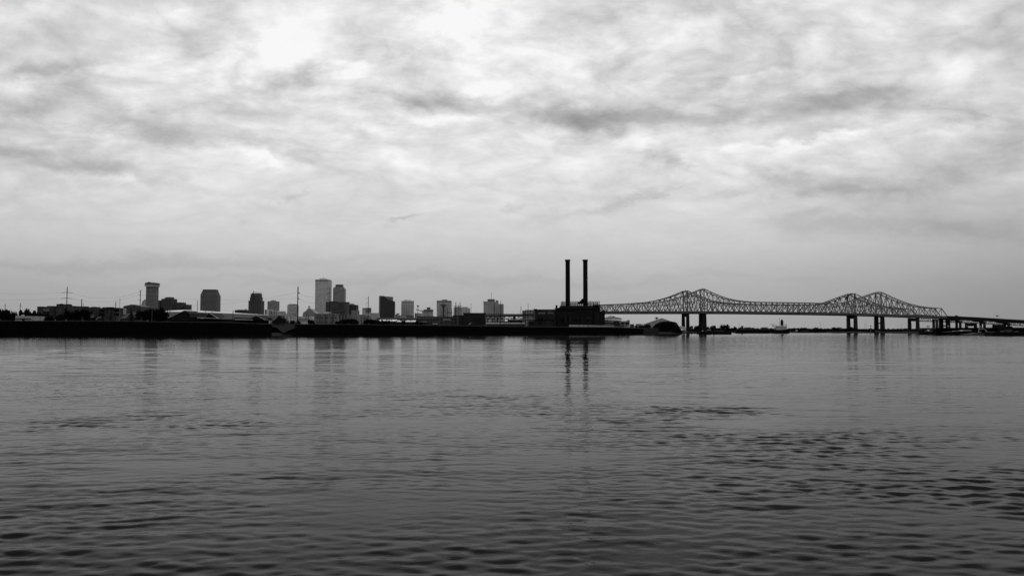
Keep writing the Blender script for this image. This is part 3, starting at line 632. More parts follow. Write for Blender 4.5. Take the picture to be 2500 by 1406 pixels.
    bx(MB(),464,505,764.5,774.5,Y-8,1).build('dark_panel', M(30,'dark_gable'), t)
    MB().prism([(X(571,Y-4),Z(778.6,Y-4)),(X(617,Y-4),Z(780,Y-4)),(X(617.5,Y-4),Z(777,Y-4)),(X(571,Y-4),Z(775.2,Y-4))],Y-4,Y-3).build('loading_opening', M(6,'deep_opening'), t)
    MB().prism([(X(573,Y-5),Z(780.6,Y-5)),(X(617,Y-5),Z(781.6,Y-5)),(X(616,Y-5),Z(779.8,Y-5)),(X(573,Y-5),Z(778.4,Y-5))],Y-5,Y-4).build('lower_panel', M(96,'sheet_roof'), t)
    for u in (413,500.5,517): bx(MB(),u,u+2,757 if u<420 else 758.5,762,Y+40,2).build('ridge_vent', M(200,'white_sheet'), t)
    # dark sharp gable and its grey roofs
    Y = 814; t = T('gabled_shed', 'small black shed with a steep pointed gable left of the tall black pole', 'shed', (X(681,Y),Y,GZ))
    MB().prism([(X(a,Y),Z(v,Y) if v else GZ) for a,v in ((664,None),(700,None),(696,784),(681,769.5),(668,782),(664,784))],Y,Y+14).build('gable_wall', M(9,'dark_gable'), t)
    mb = MB(); quad3(mb,[(681,769.4,Y-.5),(664,784,Y-.5),(656,770,Y+30),(677,768,Y+30)]); mb.build('roof', M(34,'sheet_roof'), t)
    bx(MB(),655,663.5,775.5,781,Y-2,4).build('lean_to', M(14), t)
    MB().prism([(X(691,Y-3),Z(784,Y-3)),(X(698,Y-3),Z(784,Y-3)),(X(692.5,Y-3),Z(775,Y-3)),(X(690.5,Y-3),Z(778,Y-3))],Y-3,Y-2.5).build('small_gable', M(8,'dark_gable'), t)
    # white row buildings
    lab = ['bright low white building just left of the tall black pole','bright low white building just right of the tall black pole','bright low white building at the foot of the domed building','low white building touching the brick building with round windows']
    for i,(a,b,v) in enumerate(((692,712,773),(709,727,772.6),(726,744,773),(743,767,773))):
        Y = 1000+i*12
        t = T('white_building', lab[i], 'building', (X((a+b)/2,Y),Y,GZ), 'low white buildings in front of the downtown towers')
        bx(MB(),a,b,v,None,Y,16).build('wall', M(172,'white_wall',vary=.3,scale=.35), t)
        bx(MB(),a,b,v-.6,v+.2,Y-.6,17).build('roof', M(90), t)
        for k in range(3):
            uu = a+3+k*(b-a-6)/3; bx(MB(),uu,uu+1.3,v+2.5,v+6,Y-.5,.4).build('window', M(50), t)
    Y = 960; t = T('long_shed', 'low pale shed with a grey stripe in front of the low white buildings', 'shed', (X(742,Y),Y,GZ))
    bx(MB(),727,752,779,None,Y,8).build('wall', M(150,'white_wall'), t)
    bx(MB(),726,753,781.3,783,Y-.6,.6).build('stripe', M(52), t); bx(MB(),726,753,778.3,779.2,Y-.6,9).build('roof', M(46), t)
    # masonry building with small windows
    Y = 900; t = T('brick_building', 'grey masonry building with two rows of small dark windows, below the tallest tower', 'building', (X(798,Y),Y,GZ))
    bx(MB(),767.5,828,766,None,Y,24).build('wall', M(58,'masonry',scale=.2), t)
    bx(MB(),767,829,765.5,766.4,Y-.6,25).build('parapet', M(84,'pale_trim'), t)
    for u in (772.8,784.6,796.3,807.3,818):
        for v in (775.7,786.3):
            if u > 810 and v > 780: continue
            bx(MB(),u,u+3.4,v-1.2,v+1.2,Y-.5,.5).build('window', M(8), t)
    for u in (780.3,793.2,812.3): bx(MB(),u,u+1.1,768.5,789,Y-.7,.7).build('downpipe', M(10), t)
    building('brick_building','wide darker masonry building with upright slots, under the wide black glass block','building',1000,[('wall',FAC(52,24,40,6,.0,.55,'slot_wall'),[(820,857,767.4,None,24,0)]),('parapet',M(40),[(820,857,766.8,767.6,25,-.4)])])
    Y = 1250; t = T('white_gabled_house', 'small bright white gabled roof peeking over the masonry building, below the tallest tower', 'building', (X(799,Y),Y,GZ))
    MB().prism([(X(787,Y),GZ),(X(803,Y),GZ),(X(803,Y),Z(761.2,Y)),(X(793.5,Y),Z(761.2,Y)),(X(787,Y),Z(766.2,Y))],Y,Y+12).build('wall', M(205,'white_wall'), t)
    bx(MB(),804.5,807.5,761.4,None,Y+2,8).build('annexe', M(205,'white_wall'), t); bx(MB(),808.5,811.5,762,None,Y,10).build('dark_annexe', M(22), t)
    # long low roofs
    lab = ['low shed with a bright flat roof behind black round bushes, below the black slab','low shed with a bright roof patched by dark vents, left of the slanted white roof','low shed with a clean slanted white roof, the rightmost of the bright shed roofs']
    for i,(a,b,v0,v1,sk) in enumerate(((921,970,780,784,4),(968,1016,780.5,785.5,2),(1026,1046,780.5,786,3.5))):
        Y = (925,937,957)[i]; t = T('roofed_shed', lab[i], 'shed', (X((a+b)/2,Y),Y,GZ), 'bright roofed sheds behind the wharf')
        mb = MB(); quad3(mb,[(a,v1,Y),(b-sk,v1,Y),(b+.6,v0,Y+30),(a+sk,v0,Y+30)]); mb.build('roof', M(185,'bright_sheet_roof',vary=.2,scale=.2), t)
        bx(MB(),a,b-sk,v1+.2,None,Y+.3,25).build('wall', M(22,'dark_wall'), t)
        if i < 2:
            for k in range(3): bx(MB(),a+9+k*12,a+14+k*11,v0+.6,v0+3,Y+12,3).build('vent', M(24), t)
    Y = 950; building('long_wall_building','long very dark low building in the background behind the bright shed roofs','building',960,[('wall',FAC(34,18,6,6,.45,.4,'low_dark_row'),[(920,1075,776.6,None,12,0)]),('roof',M(58,'sheet_roof'),[(920,1060,775.6,776.8,12,-.3)])])
    building('long_wall_building','dark row of low buildings under the wide pale banded tower','building',1100,[('wall',FAC(36,20,7,8,.45,.4,'low_dark_row'),[(1018,1062,772,None,14,2),(1052,1110,772.6,None,14,0),(1105,1125,769,None,14,2)]),('window',M(86),[(1094,1102,780,781,1,-1)])])
    building('loading_shed','small flat canopy with a pale edge in front of the dark row of low buildings','shed',930,[('wall',M(32),[(1087,1098,781.5,None,10,0)]),('canopy',M(110,'white_sheet'),[(1081,1098,779.4,780.6,12,-1)])])
    building('parked_trailer','bright white flat trailer lying low on the quay left of the black brick block','trailer',880,[('box',M(175,'white_panel'),[(1056.5,1069.5,789.5,791.2,3,0)]),('chassis',M(20),[(1057,1070,791.2,792.6,2,.4)]),('wheel',M(8),[(1058.5,1060,792,793.4,2,.2),(1066.5,1068,792,793.4,2,.2)])])
    for i,(a,v) in enumerate(((1146.5,788.6),(1143.8,791))):
        building('parked_car',('small pale car on the quay before the black brick block, the upper one','small pale car on the quay before the black brick block, the lower one')[i],'car',930-i*25,[('body',M(110,'white_panel'),[(a,a+4,v,v+1,1.8,0)]),('cabin',M(60),[(a+1,a+3,v-.6,v,1.6,.1)]),('wheel',M(6),[(a+.5,a+1.2,v+.9,v+1.5,1.8,-.05),(a+2.9,a+3.6,v+.9,v+1.5,1.8,-.05)])],'cars on the quay by the brick block')
    # black brick block
    Y = 1010; t = T('brick_block', 'black brick block with a stepped left side, left of the elevated road', 'building', (X(1155,Y),Y,GZ))
    bx(MB(),1131,1186,764.6,None,Y,30).build('wall', M(17,'dark_brick',scale=.3), t); bx(MB(),1121,1133,769.5,None,Y,26,2).build('side_wing', M(17,'dark_brick',scale=.3), t)
    bx(MB(),1130,1186.6,763.8,765,Y-.7,31.5).build('parapet', M(6), t)
    for u,v in ((1158,777),(1164,776.4),(1170,777.4),(1176,776.8),(1160,785),(1168,785),(1177,784.6)): bx(MB(),u,u+2.6,v,v+3.4,Y-.5,.5).build('window', M(5,'deep_opening'), t)
    # building behind the elevated road
    building('brick_building','grey masonry building with worn front at the left side of the power plant','building',1180,[('wall',FAC(72,46,7,6,.35,.35,'worn_masonry'),[(1283,1306,756.5,None,22,0)]),('side_wing',M(48,'masonry'),[(1275,1284,758,None,18,1)]),('dark_floor',M(26),[(1275,1306,767,770.8,.8,-.8)])])
left_bank()
def elevated_road():
    Y = 1350; t = T('elevated_road', 'elevated road on steel trusses between the black brick block and power plant', 'bridge', (X(1245,Y),Y,0))
    x0,x1 = X(1180,Y),X(1330,Y)
    mb = MB(); mb.box(x0,x1,Y,Y+16,Z(770.6,Y),Z(768.2,Y)); mb.build('deck', M(62,'concrete'), t)
    mb = MB(); mb.box(x0,x1,Y-.6,Y+.2,Z(768.2,Y),Z(766.3,Y)); mb.build('guardrail', M(34), t)
    mb = MB(); mb.box(x0,x1,Y+.5,Y+15,Z(772.8,Y),Z(770.6,Y)); mb.build('girder', M(14), t)
    mb = MB(); n = 26; xs = [x0+(x1-x0)*i/n for i in range(n+1)]
    za,zb = Z(772.8,Y),Z(779,Y)
    for yy in (Y+2,Y+12):
        mb.beam((x0,yy,zb),(x1,yy,zb),.9)
        for i in range(n):
            p = (xs[i],yy,za if i%2 else zb); q = (xs[i+1],yy,zb if i%2 else za); mb.beam(p,q,.75)
            if i%3 == 0: mb.beam((xs[i],yy,za),(xs[i],yy,zb),.7)
    mb.build('truss', M(22,'steel'), t)
    for u in (1191,1201,1214,1231,1240,1254,1268,1285,1297):
        for dy in (3,10): MB().box(X(u,Y)-.8,X(u,Y)+.8,Y+dy,Y+dy+2,0,zb).build('column', M(50 if u in (1240,1201) else 24,'concrete'), t)
    bx(MB(),1252.5,1259,773,779,Y-1,1).build('sign_panel', M(16), t)
    for u in (1250,1267,1229):
        mb = MB(); mb.beam((X(u,Y),Y,Z(767,Y)),(X(u,Y),Y,Z(761.5,Y)),.25); mb.beam((X(u-.8,Y),Y,Z(761.7,Y)),(X(u+.8,Y),Y,Z(761.7,Y)),.3); mb.build('lamp_post', M(80), t)
    # dark pipe rack and white roofs behind
    building('roofed_shed','long bright white roof glimpsed below the elevated road','shed',1150,[('roof',M(235,'white_sheet',vary=.15,scale=.3),[(1187,1282,787.3,790.7,14,0)]),('wall',M(30),[(1188,1280,790.8,None,12,1)])])
    building('dark_shed','low black shed under the right end of the elevated road','shed',1200,[('wall',M(12),[(1241,1282,781.8,None,16,0)]),('roof',M(40),[(1240,1275,780.4,781.9,16,-.4)])])
    building('conveyor_frame','pale slanting conveyor frame at the left end of the elevated road','conveyor',1180,[('base',M(38),[(1187,1240,784,None,8,2)])])
    o = bpy.data.objects['conveyor_frame']; mb = MB(); Y=1180
    for a,b in (((1192,786),(1198,780)),((1194,787),(1200,783)),((1198,780),(1199,786))): mb.beam((X(a[0],Y),Y,Z(a[1],Y)),(X(b[0],Y),Y,Z(b[1],Y)),.7)
    mb.build('boom', M(150,'pale_metal'), o)
elevated_road()

# ------------------------------------------------------------------ power plant
def power_plant():
    Y = 1070; t = T('power_plant', 'black brick power plant with two tall black smokestacks on the near bank', 'power plant', (X(1390,Y),Y,GZ))
    BR = M(17,'sooty_brick',scale=.12,vary=.3); DK = M(5,'soot')
    bx(MB(),1304,1358,755.6,None,Y,46).build('turbine_hall', BR, t)
    bx(MB(),1303,1311,754.2,757,Y-.8,4).build('corner_cap', DK, t)
    mb = MB(); bx(mb,1304,1357,755.2,756.3,Y-.6,47); mb.build('parapet', DK, t)
    mb = MB()
    for q in ((1354,1477,760,0,60),(1354,1466,752,3,50),(1363,1464,749.2,6,44),(1367,1464,746,8,40),(1473,1476.5,757,4,30)): bx(mb,q[0],q[1],q[2],None,Y,q[4],q[3]-1)
    mb.build('boiler_house', M(11,'sooty_brick',scale=.12,vary=.3), t)
    for a,b,v,w in ((1353.5,1468,751.4,752.6),(1405,1445,758.8,760.6)): bx(MB(),a,b,v,w,Y-2,3).build('cornice', M(20), t)
    mb = MB(); bx(mb,1356.4,1361,744.8,752,Y,4,6); mb.build('vent_stack', DK, t)
    mb = MB(); bx(mb,1366.6,1368.4,745,749,Y,4,6); bx(mb,1369,1372.5,746.2,749,Y,4,6); mb.build('roof_box', DK, t)
    # open steel frame on the roof: five long rails on posts
    mb = MB(); ya, yb = Y+8, Y+34
    def fr(mb, u0, u1, rows, posts, w=.45):
        for v in rows:
            for yy in (ya,yb): mb.beam((X(u0,ya,v),yy,Z(v,ya)),(X(u1,ya,v),yy,Z(v,ya)),w,.62)
            mb.beam((X(u0,ya),ya,Z(v,ya)),(X(u0,ya),yb,Z(v,ya)),w)
        for u in posts:
            for yy in (ya,yb): mb.beam((X(u,ya),yy,Z(760,ya)),(X(u,ya),yy,Z(rows[0],ya)),.55)
    fr(mb,1372.6,1463.5,(736.2,739.6,742.3,745.2,748,750.6),(1372.8,1376,1381,1391,1397,1405.5,1413.5,1420,1434,1441,1448,1454,1459,1463.3))
    for u in np.arange(1374,1463,4.1): mb.beam((X(u,ya),ya,Z(743.5,ya)),(X(u,ya),ya,Z(739.8,ya)),.3)
    mb.build('roof_frame', DK, t)
    mb = MB(); bx(mb,1373.5,1452,746.3,760,Y,22,14); mb.build('bunker', DK, t)
    # stair tower lattice on the right
    mb = MB(); x0,x1 = X(1452,ya-3),X(1463.5,ya-3); yy = ya-3
    for k in range(8):
        za,zb = Z(744+k*2.6,yy),Z(744+(k+1)*2.6,yy)
        mb.beam((x0,yy,za),(x1,yy,zb),.35); mb.beam((x1,yy,za),(x0,yy,zb),.35); mb.beam((x0,yy,za),(x1,yy,za),.35)
    for xx in (x0,x1): mb.beam((xx,yy,Z(735 if xx==x1 else 744,yy)),(xx,yy,GZ),.7)
    for k in range(3): mb.beam((X(1463.5,yy),yy,Z(746+k*4,yy)),(X(1470,yy),yy,Z(750+k*4,yy)),.35)
    mb.beam((X(1468,yy),yy,Z(749,yy)),(X(1468,yy),yy,Z(758,yy)),.4)
    mb.build('stair_lattice', DK, t)
    MB().beam((X(1440,ya),ya,Z(736.5,ya)),(X(1441.5,ya),ya,Z(732.3,ya)),.5).build('davit', DK, t)
    MB().beam((X(1305.5,Y),Y,Z(755,Y)),(X(1305.5,Y),Y,Z(750.8,Y)),.25).build('rod', M(60), t)
    # duct leaning on the right stack
    mb = MB(); yd = Y+18; mb.prism([(X(1411,yd),Z(741,yd)),(X(1424,yd),Z(741,yd)),(X(1424,yd),Z(728.6,yd)),(X(1422.5,yd),Z(728.6,yd)),(X(1415,yd),Z(737,yd)),(X(1411,yd),Z(737,yd))],yd,yd+5); mb.build('duct', DK, t)
    for c in (1386.3,1429.3):
        ys = Y+20; cx = X(c-.3,ys,690); r = 5.45*ys/F; zt = Z(634,ys)
        s_ = MB().lathe(cx,ys,[(r*1.1,Z(760,ys)),(r*1.04,Z(748,ys)),(r,Z(700,ys)),(r*.98,zt-3.2),(r*1.02,zt-3.),(r*1.22,zt-1.3),(r*1.25,zt-.7),(r*1.25,zt-.1),(r*1.1,zt)],28).build('smokestack', M(7,'sooty_steel'), t)
        mb = MB()
        for v in (650,668,686,704,722): mb.lathe(cx,ys,[(r*1.012,Z(v+.4,ys)),(r*1.012,Z(v-.2,ys))],28)
        mb.build('band', M(5,'soot'), s_)
        mb = MB(); a = .15; lx, ly = cx+(r+.1)*math.cos(a), ys-(r+.1)*math.sin(a)
        for q in (-.25,.25): mb.beam((lx,ly+q,Z(745,ys)),(lx,ly+q,zt-2),.1)
        z = Z(745,ys)
        while z < zt-2: mb.beam((lx,ly-.3,z),(lx,ly+.3,z),.16); mb.beam((cx+r*.9,ys,z),(lx+.25,ly,z),.14); z += 1.6
        mb.build('ladder', M(8,'soot'), s_)
        if c > 1400: MB().lathe(X(1432.5,ys),ys-r*.95,[(.25,Z(684.5,ys)),(.45,Z(684,ys)),(.25,Z(683.4,ys))],8).build('lamp', M(190,'white_panel'), s_)
    # openings and door
    for (a,b,v,w) in ((1313,1317,776,782),(1321,1325,775,782),(1331,1334.5,779,783.5),(1337.5,1341,778,783.5),(1346,1352,779,784),(1357,1362,772,790),(1366,1370,776,783),(1371,1376,778,790),(1383,1388,776,783),(1402,1408,777,784),(1412,1418,779,783),(1433,1438,779,785),(1447,1450,765,793)):
        k = MB(); Yf = Y-1; x0,x1,z0,z1 = X(a,Yf),X(b,Yf),Z(w,Yf),Z(v,Yf); r = (x1-x0)/2
        pr = [(x0,z0),(x1,z0)]+[((x0+x1)/2+r*math.cos(q),z1-r*.8+r*.8*math.sin(q)) for q in [math.pi*i/6 for i in range(7)]]
        k.prism(pr,Yf-.25,Yf+.3).build('arched_window', M(3,'deep_opening'), t)
    for a,b,v,w in ((1378,1384,768,791),(1390,1395,768,791),(1420,1424,768,791),(1445,1446.2,762,793)): bx(MB(),a,b,v,w,Y-2.2,1).build('pier_strip', M(15,'sooty_brick'), t)
    bx(MB(),1459.2,1459.9,765,793,Y-2,.4).build('drainpipe', M(34), t)
    bx(MB(),1430,1444,775,778,Y-1.6,.4).build('faded_panel', M(22), t)
    # painted words
    for txt,u0,u1,vb,vt,tone in (('EXTREME',1314.5,1331,766.3,762.4,92),('TREMBLE',1336.6,1352,766.3,762.4,86),('NUN',1338,1345.5,760.4,758,80),('HE',1325.5,1332,760.4,757.4,40)):
        cu = bpy.data.curves.new('painted_word','FONT'); cu.body = txt; cu.size = 1; cu.extrude = .02
        o = bpy.data.objects.new('painted_word', cu); COL.objects.link(o)
        bpy.context.view_layer.update(); w = max(o.dimensions.x,.1); hh = .72
        me = bpy.data.meshes.new_from_object(o); bpy.data.objects.remove(o); bpy.data.curves.remove(cu)
        me.name = 'painted_word'; me.materials.clear(); me.materials.append(M(tone,'white_paint'))
        o = bpy.data.objects.new('painted_word', me); COL.objects.link(o); o.parent = t
        Yw = Y-.75 if False else Y-.12
        o.rotation_euler = (math.pi/2,0,0); o.scale = ((X(u1,Yw)-X(u0,Yw))/w,(Z(vt,Yw)-Z(vb,Yw))/hh,1)
        o.location = (X(u0,Yw)-t.location.x, Yw-t.location.y, Z(vb,Yw)-t.location.z)
    # annex at the left foot and flood wall
    building('low_building','low black annexe with a flat canopy at the left foot of the power plant','building',1045,[('wall',M(19,'dark_brick'),[(1290,1345,783.5,None,14,0)]),('canopy',M(6),[(1284,1306,780,781.4,10,-2),(1306,1332,781.6,782.8,10,-2)]),('window',M(6),[(1296,1300,787,793,.6,-.6),(1316,1321,787,793,.6,-.6)])])
    Y = 1035; t = T('flood_wall', 'light grey concrete flood wall in sections in front of the power plant and warehouse', 'wall', (X(1440,Y),Y,GZ))
    for i,(a,b) in enumerate(((1388,1413.4),(1414.6,1435.5),(1437,1452.4),(1453.2,1466),(1467,1484),(1485,1500))):
        MB().prism([(X(a+(0 if i else -2.5),Y),GZ-2),(X(b,Y),GZ-2),(X(b,Y),Z(793+i*.35,Y)),(X(a+(2 if i==0 else 0),Y),Z(792.7+i*.3,Y))],Y,Y+1.2).build('panel', M(90-i*3,'concrete',scale=.5), t)
power_plant()
# ------------------------------------------------------------------ right of the plant
def mid_right():
    Y = 1300; t = T('riverboat_terminal', 'white tiered building with a low domed roof under the left end of the bridges', 'building', (X(1492,Y),Y,GZ))
    MB().prism([(X(a,Y),Z(v,Y)) for a,v in ((1470,776.2),(1515,776.2),(1506,774.3),(1497,772),(1490,770.6),(1482,773.5),(1478,775))],Y,Y+24).build('roof', M(236,'white_sheet',vary=.1), t)
    for a,b,v,w,tn in ((1470,1517,776.3,778,50),(1470,1519,778,780,110),(1486,1510,779,780.4,215),(1488,1510,781.2,783,205),(1470,1486,781,783.4,14)): bx(MB(),a,b,v,w,Y,22,-1 if tn>200 else 0).build('tier', M(tn,'tier'), t)
    bx(MB(),1468,1517,782,None,Y,20,1).build('hall', M(32,'dark_wall'), t)
    bx(MB(),1496,1500,771.5,773.5,Y-2,1).build('window', M(30), t)
    for u in (1481,1486,1491): MB().beam((X(u,Y+2),Y+2,Z(773,Y)),(X(u,Y+2),Y+2,Z(769.3,Y)),.4).build('mast', M(70), t)
    building('warehouse','grey warehouse with a pale band under its eaves, right of the power plant','warehouse',1130,[('wall',M(56,'sheet_wall',scale=.2),[(1464,1514,787,None,24,0)]),('dark_bay',M(26),[(1498,1512.5,785,797.5,2,-2)]),('eave_band',M(72),[(1464,1498,784.4,787,22,1)]),('gap_band',M(8),[(1464,1498,786.9,788.6,.8,-.8)]),('low_strip',M(80,'concrete'),[(1470,1538,797,799,1,-6)])])
    building('open_frame_building','square concrete framed building with dark bays beside the grey warehouse','building',1120,[('frame',M(88,'concrete'),[(1512,1537.5,783.6,None,20,0)]),('window',M(20),[(1516,1525,786,792,.8,-.7),(1527,1536,786,792,.8,-.7),(1516,1525,794,797,.8,-.7),(1527,1531,794.4,796.6,.8,-.7)]),('penthouse',M(10),[(1530,1537.6,781.6,784,10,1)])])
    building('low_building','little dark flat building right of the concrete framed building','building',1150,[('wall',M(34),[(1538,1548,791.2,None,10,0)]),('chimney',M(30),[(1546.6,1547.4,789.5,792,1,1)])])
    building('low_building','tiny pale flat building farther along the bank, left of the big gabled shed','building',1250,[('wall',M(62),[(1552,1568,791,None,10,0)]),('roof',M(78),[(1551.6,1568.4,790.5,791.2,10,-.2)])])
    Y = 1180; t = T('gabled_shed', 'big pale grey gabled shed behind the great round tree', 'shed', (X(1615,Y),Y,GZ))
    MB().prism([(X(a,Y),Z(v,Y) if v else GZ-1) for a,v in ((1577,None),(1648,None),(1648,788),(1636,784.6),(1616,777.4),(1608,780),(1597,784),(1590,786.2),(1577,790.8),(1572.5,792))],Y,Y+30).build('wall', M(88,'sheet_wall',scale=.1), t)
    mb = MB(); ed = [(1572,791.8),(1590,785.8),(1597,783.4),(1616,776.9),(1636,784.2),(1650,788.4)]
    for a,b in zip(ed,ed[1:]): mb.beam((X(a[0],Y-.5),Y-.5,Z(a[1],Y)),(X(b[0],Y-.5),Y-.5,Z(b[1],Y)),.5)
    mb.build('verge', M(56), t)
    Y = 1240; t = T('tank_on_posts', 'small black tank slung between two posts above the big gabled shed', 'tank', (X(1603,Y),Y,GZ))
    for u in (1599.2,1606.8): MB().beam((X(u,Y),Y,GZ),(X(u,Y),Y,Z(774,Y)),.5).build('post', M(52), t)
    MB().beam((X(1598,Y),Y,Z(774.5,Y)),(X(1608,Y),Y,Z(774.5,Y)),.4).build('crossbar', M(40), t)
    MB().lathe(X(1603.2,Y),Y,[(.8,Z(780,Y)),(1.4,Z(779,Y)),(1.5,Z(775.8,Y)),(1.1,Z(774.8,Y))],12).build('tank', M(8), t)
    for i,(a,p,b,v,w) in enumerate(((1654,1662.5,1676,801,795.5),(1664,1669,1675,806,803))):
        Y = 1350-i*60; t = T('gabled_house', ('low white gabled house just left of the leftmost bridge pier','tiny pale gabled hut at the waterside below the leftmost bridge pier')[i], 'building', (X(p,Y),Y,GZ))
        MB().prism([(X(a+1,Y),GZ-1),(X(b-1,Y),GZ-1),(X(b-1,Y),Z(v,Y)),(X(a+1,Y),Z(v,Y))],Y,Y+10).build('wall', M(46 if i else 150,'white_wall'), t)
        mb = MB(); mb.prism([(X(a,Y),Z(v,Y)),(X(b,Y),Z(v,Y)),(X(p+2,Y),Z(w,Y)),(X(p-2,Y),Z(w,Y))],Y-1,Y+11); mb.build('roof', M(210 if not i else 120,'white_sheet'), t)
    # floodlight masts, poles
mid_right()
# ------------------------------------------------------------------ poles and wires
def pole(u, vt, Y, label, w=.45, arms=(), tone=12, name='utility_pole', group=None, lean=0, vb=None):
    Y = max(Y, shore_y(u)+30)
    t = T(name, label, 'pole' if name != 'floodlight_mast' else 'floodlight', (X(u,Y),Y,GZ), group)
    x = X(u,Y); xt = X(u+lean,Y)
    MB().lathe(0,0,[(1,0)],3) if False else None
    MB().beam((x,Y,GZ),(xt,Y,Z(vt,Y)),w).build('shaft', M(tone,'pole'), t)
    for (v,l,r,dl,dr) in arms:
        f = (790-v)/(790-vt); xc = x+(xt-x)*f
        mb = MB()
        if l: mb.beam((xc,Y,Z(v,Y)),(xc-l*Y/F,Y,Z(v+dl,Y)),w*.7)
        if r: mb.beam((xc,Y,Z(v,Y)),(xc+r*Y/F,Y,Z(v+dr,Y)),w*.7)
        if l: mb.beam((xc-l*Y/F,Y,Z(v+dl,Y)),(xc-l*Y/F,Y,Z(v+dl+1.5,Y)),w*.3)
        if r: mb.beam((xc+r*Y/F,Y,Z(v+dr,Y)),(xc+r*Y/F,Y,Z(v+dr+1.5,Y)),w*.3)
        mb.build('crossarm', M(tone+4,'pole'), t)
    return t
pole(160.8,700.3,900,'tall pole with two pairs of long drooping crossarms rising from the long apartment block',.62,((713.6,13,13,.9,1.6),(727.6,13,12.5,.9,1.6),(742.5,0,11,0,.7)),lean=1)
pole(11.3,742,1000,'short thin pole above the trees at the far left edge',.4,((746,2,1,0,0),),tone=30)
pole(48.3,740,1000,'short pole with one crossarm above the trees at far left, in front of the sky',.45,((747.6,2,4,0,0),),tone=24)
pole(197.8,730,880,'plain thick pole before the apartment block, right of the tall four armed pole',.6,(),tone=20)
pole(201.8,739.5,1050,'short faint pole just right of the plain thick pole',.4,(),tone=40)
pole(281.6,736.4,900,'dark pole with small left arms near the right end of the apartment block',.5,((743.6,3,0,-.6,0),),tone=18)
pole(291.3,727.5,1000,'thin pale pole left of the dark arched hall',.35,(),tone=62)
pole(340.4,707.6,980,'tall pole with short left arms between the arched hall and the banded crown tower',.6,((711,3.6,0,1.5,0),(719,3.6,0,.5,0),(732,3.6,0,.4,0)),tone=18,lean=1)
pole(481.3,733.5,820,'slim pale pole rising over the white-ridged shed, left of the lone chamfered tower',.5,(),tone=96)
pole(568.4,758,790,'short black pole in front of the white-ridged shed',.45,())
pole(617.6,709,1000,'thin pole in front of the stepped tower with the glassy crown',.42,((740,2,0,0,0),),tone=22)
pole(725.4,700,790,'tall thick black pole with two short arms, left of the domed building',.85,((712.6,0,4.2,0,3.6),(727.5,0,4.2,0,2.6)),lean=1)
pole(804.4,702.5,930,'tall black pole with two left arms in front of the tallest tower',.6,((714.8,8,0,2.6,0),(730.6,7,0,1.6,0)))
for v,u in ((768,701),(770,708),(768,720),(771,736.5),(766,748.6),(768,752.5),(764,758),(768,813)): pass
for i,u in enumerate((701,708.5,720.3,737.2,748.6,752.6)):
    pole(u,(765,770,768,771,764,768)[i],960,ORD[i]+' from the left of six short thin poles before the low white buildings',.35,(),tone=22,group='short poles before the white buildings')
t = pole(898.8,723.5,950,'tall black pole with hanging insulator strings on its left side',.6,())
for v in (728.2,739.5):
    mb = MB(); Y = 950
    mb.beam((X(899,Y),Y,Z(v,Y)),(X(893.2,Y),Y,Z(v,Y)),.22); mb.beam((X(893.2,Y),Y,Z(v,Y)),(X(893.2,Y),Y,Z(v+5.6,Y)),.28); mb.build('insulator_arm', M(60), t)
t = pole(1019.8,745.5,930,'floodlight mast with two rows of dark lamp heads, right of the pale ribbed hotel',.5,(),name='floodlight_mast')
for u,v in ((1018.6,747.4),(1021.8,747.6),(1017.6,756.4),(1021.8,756.4),(1020,746)): bx(MB(),u-1.2,u+1.2,v-1.1,v+1.1,929,.8).build('lamp_head', M(14), t)
# paired thick poles of the substation
Y = 1060; t = T('transmission_frame', 'pair of thick dark poles joined by a crossbar before the pale striped buildings', 'pole', (X(1118,Y),Y,GZ))
for u in (1112.7,1123): MB().beam((X(u,Y),Y,GZ),(X(u,Y),Y,Z(737.6,Y)),.8).build('post', M(18,'pole'), t)
MB().beam((X(1107.5,Y),Y-.6,Z(747.2,Y)),(X(1128.5,Y),Y-.6,Z(747.6,Y)),.55).build('crossbar', M(14,'pole'), t)
MB().beam((X(1090,Y),Y-.4,Z(763.5,Y)),(X(1108,Y),Y-.4,Z(763.5,Y)),.4).build('lower_bar', M(14,'pole'), t)
pole(1118.8,742,1150,'thin faint pole between the two thick dark poles of the frame',.4,((749,1.5,1.5,0,0),),tone=40)
pole(1092,753,1040,'dark pole standing before the wide pale banded tower, right of the water tower',.7,(),tone=16)
pole(1102.6,754,1040,'dark pole at the right edge of the wide pale banded tower',.7,(),tone=16)
pole(1145,755,1060,'dark pole in front of the rightmost pale striped building',.55,(),tone=26)
pole(1149.8,741,1100,'slim grey pole with a tiny top arm right of the pale striped buildings',.45,((741.6,1,1,0,0),),tone=78)
pole(1164.4,759.5,1100,'tiny faint pole above the roof of the black brick block',.3,(),tone=110)
pole(1222.5,734,1150,'dark pole in front of the right wing of the broad ribbed hotel',.6,(),tone=14)
pole(1272.4,747,1080,'leaning dark pole left of the grey masonry building by the power plant',.6,(),lean=-.6)
pole(1289.4,741,1160,'slender black pole above the grey masonry building by the power plant',.5,())
pole(1282.4,757,1075,'black pole running down the corner of the grey masonry building',.6,())
pole(1301.4,755,1050,'pale edged pole touching the left wall of the power plant',.5,(),tone=40)
pole(1231,776,1080,'short dark pole under the elevated road, the left one of two',.45,(),tone=16,group='short poles under the elevated road')
pole(1241.6,776,1090,'short dark pole under the elevated road, the right one of two',.45,(),tone=16,group='short poles under the elevated road')
pole(1587.6,784.6,1200,'short dark pole on the left slope of the big gabled shed',.5,(),tone=20)
pole(1574.4,788,1250,'little dark pole at the left foot of the big gabled shed',.4,(),tone=20)
pole(345,768,815,'slim pole left of the big dark trees',.4,(),tone=46)
pole(370.6,752,790,'slim grey pole in front of the big dark trees',.3,(),tone=48)
pole(408.5,757,800,'dark pole at the left end of the white-ridged shed',.5,(),tone=16)
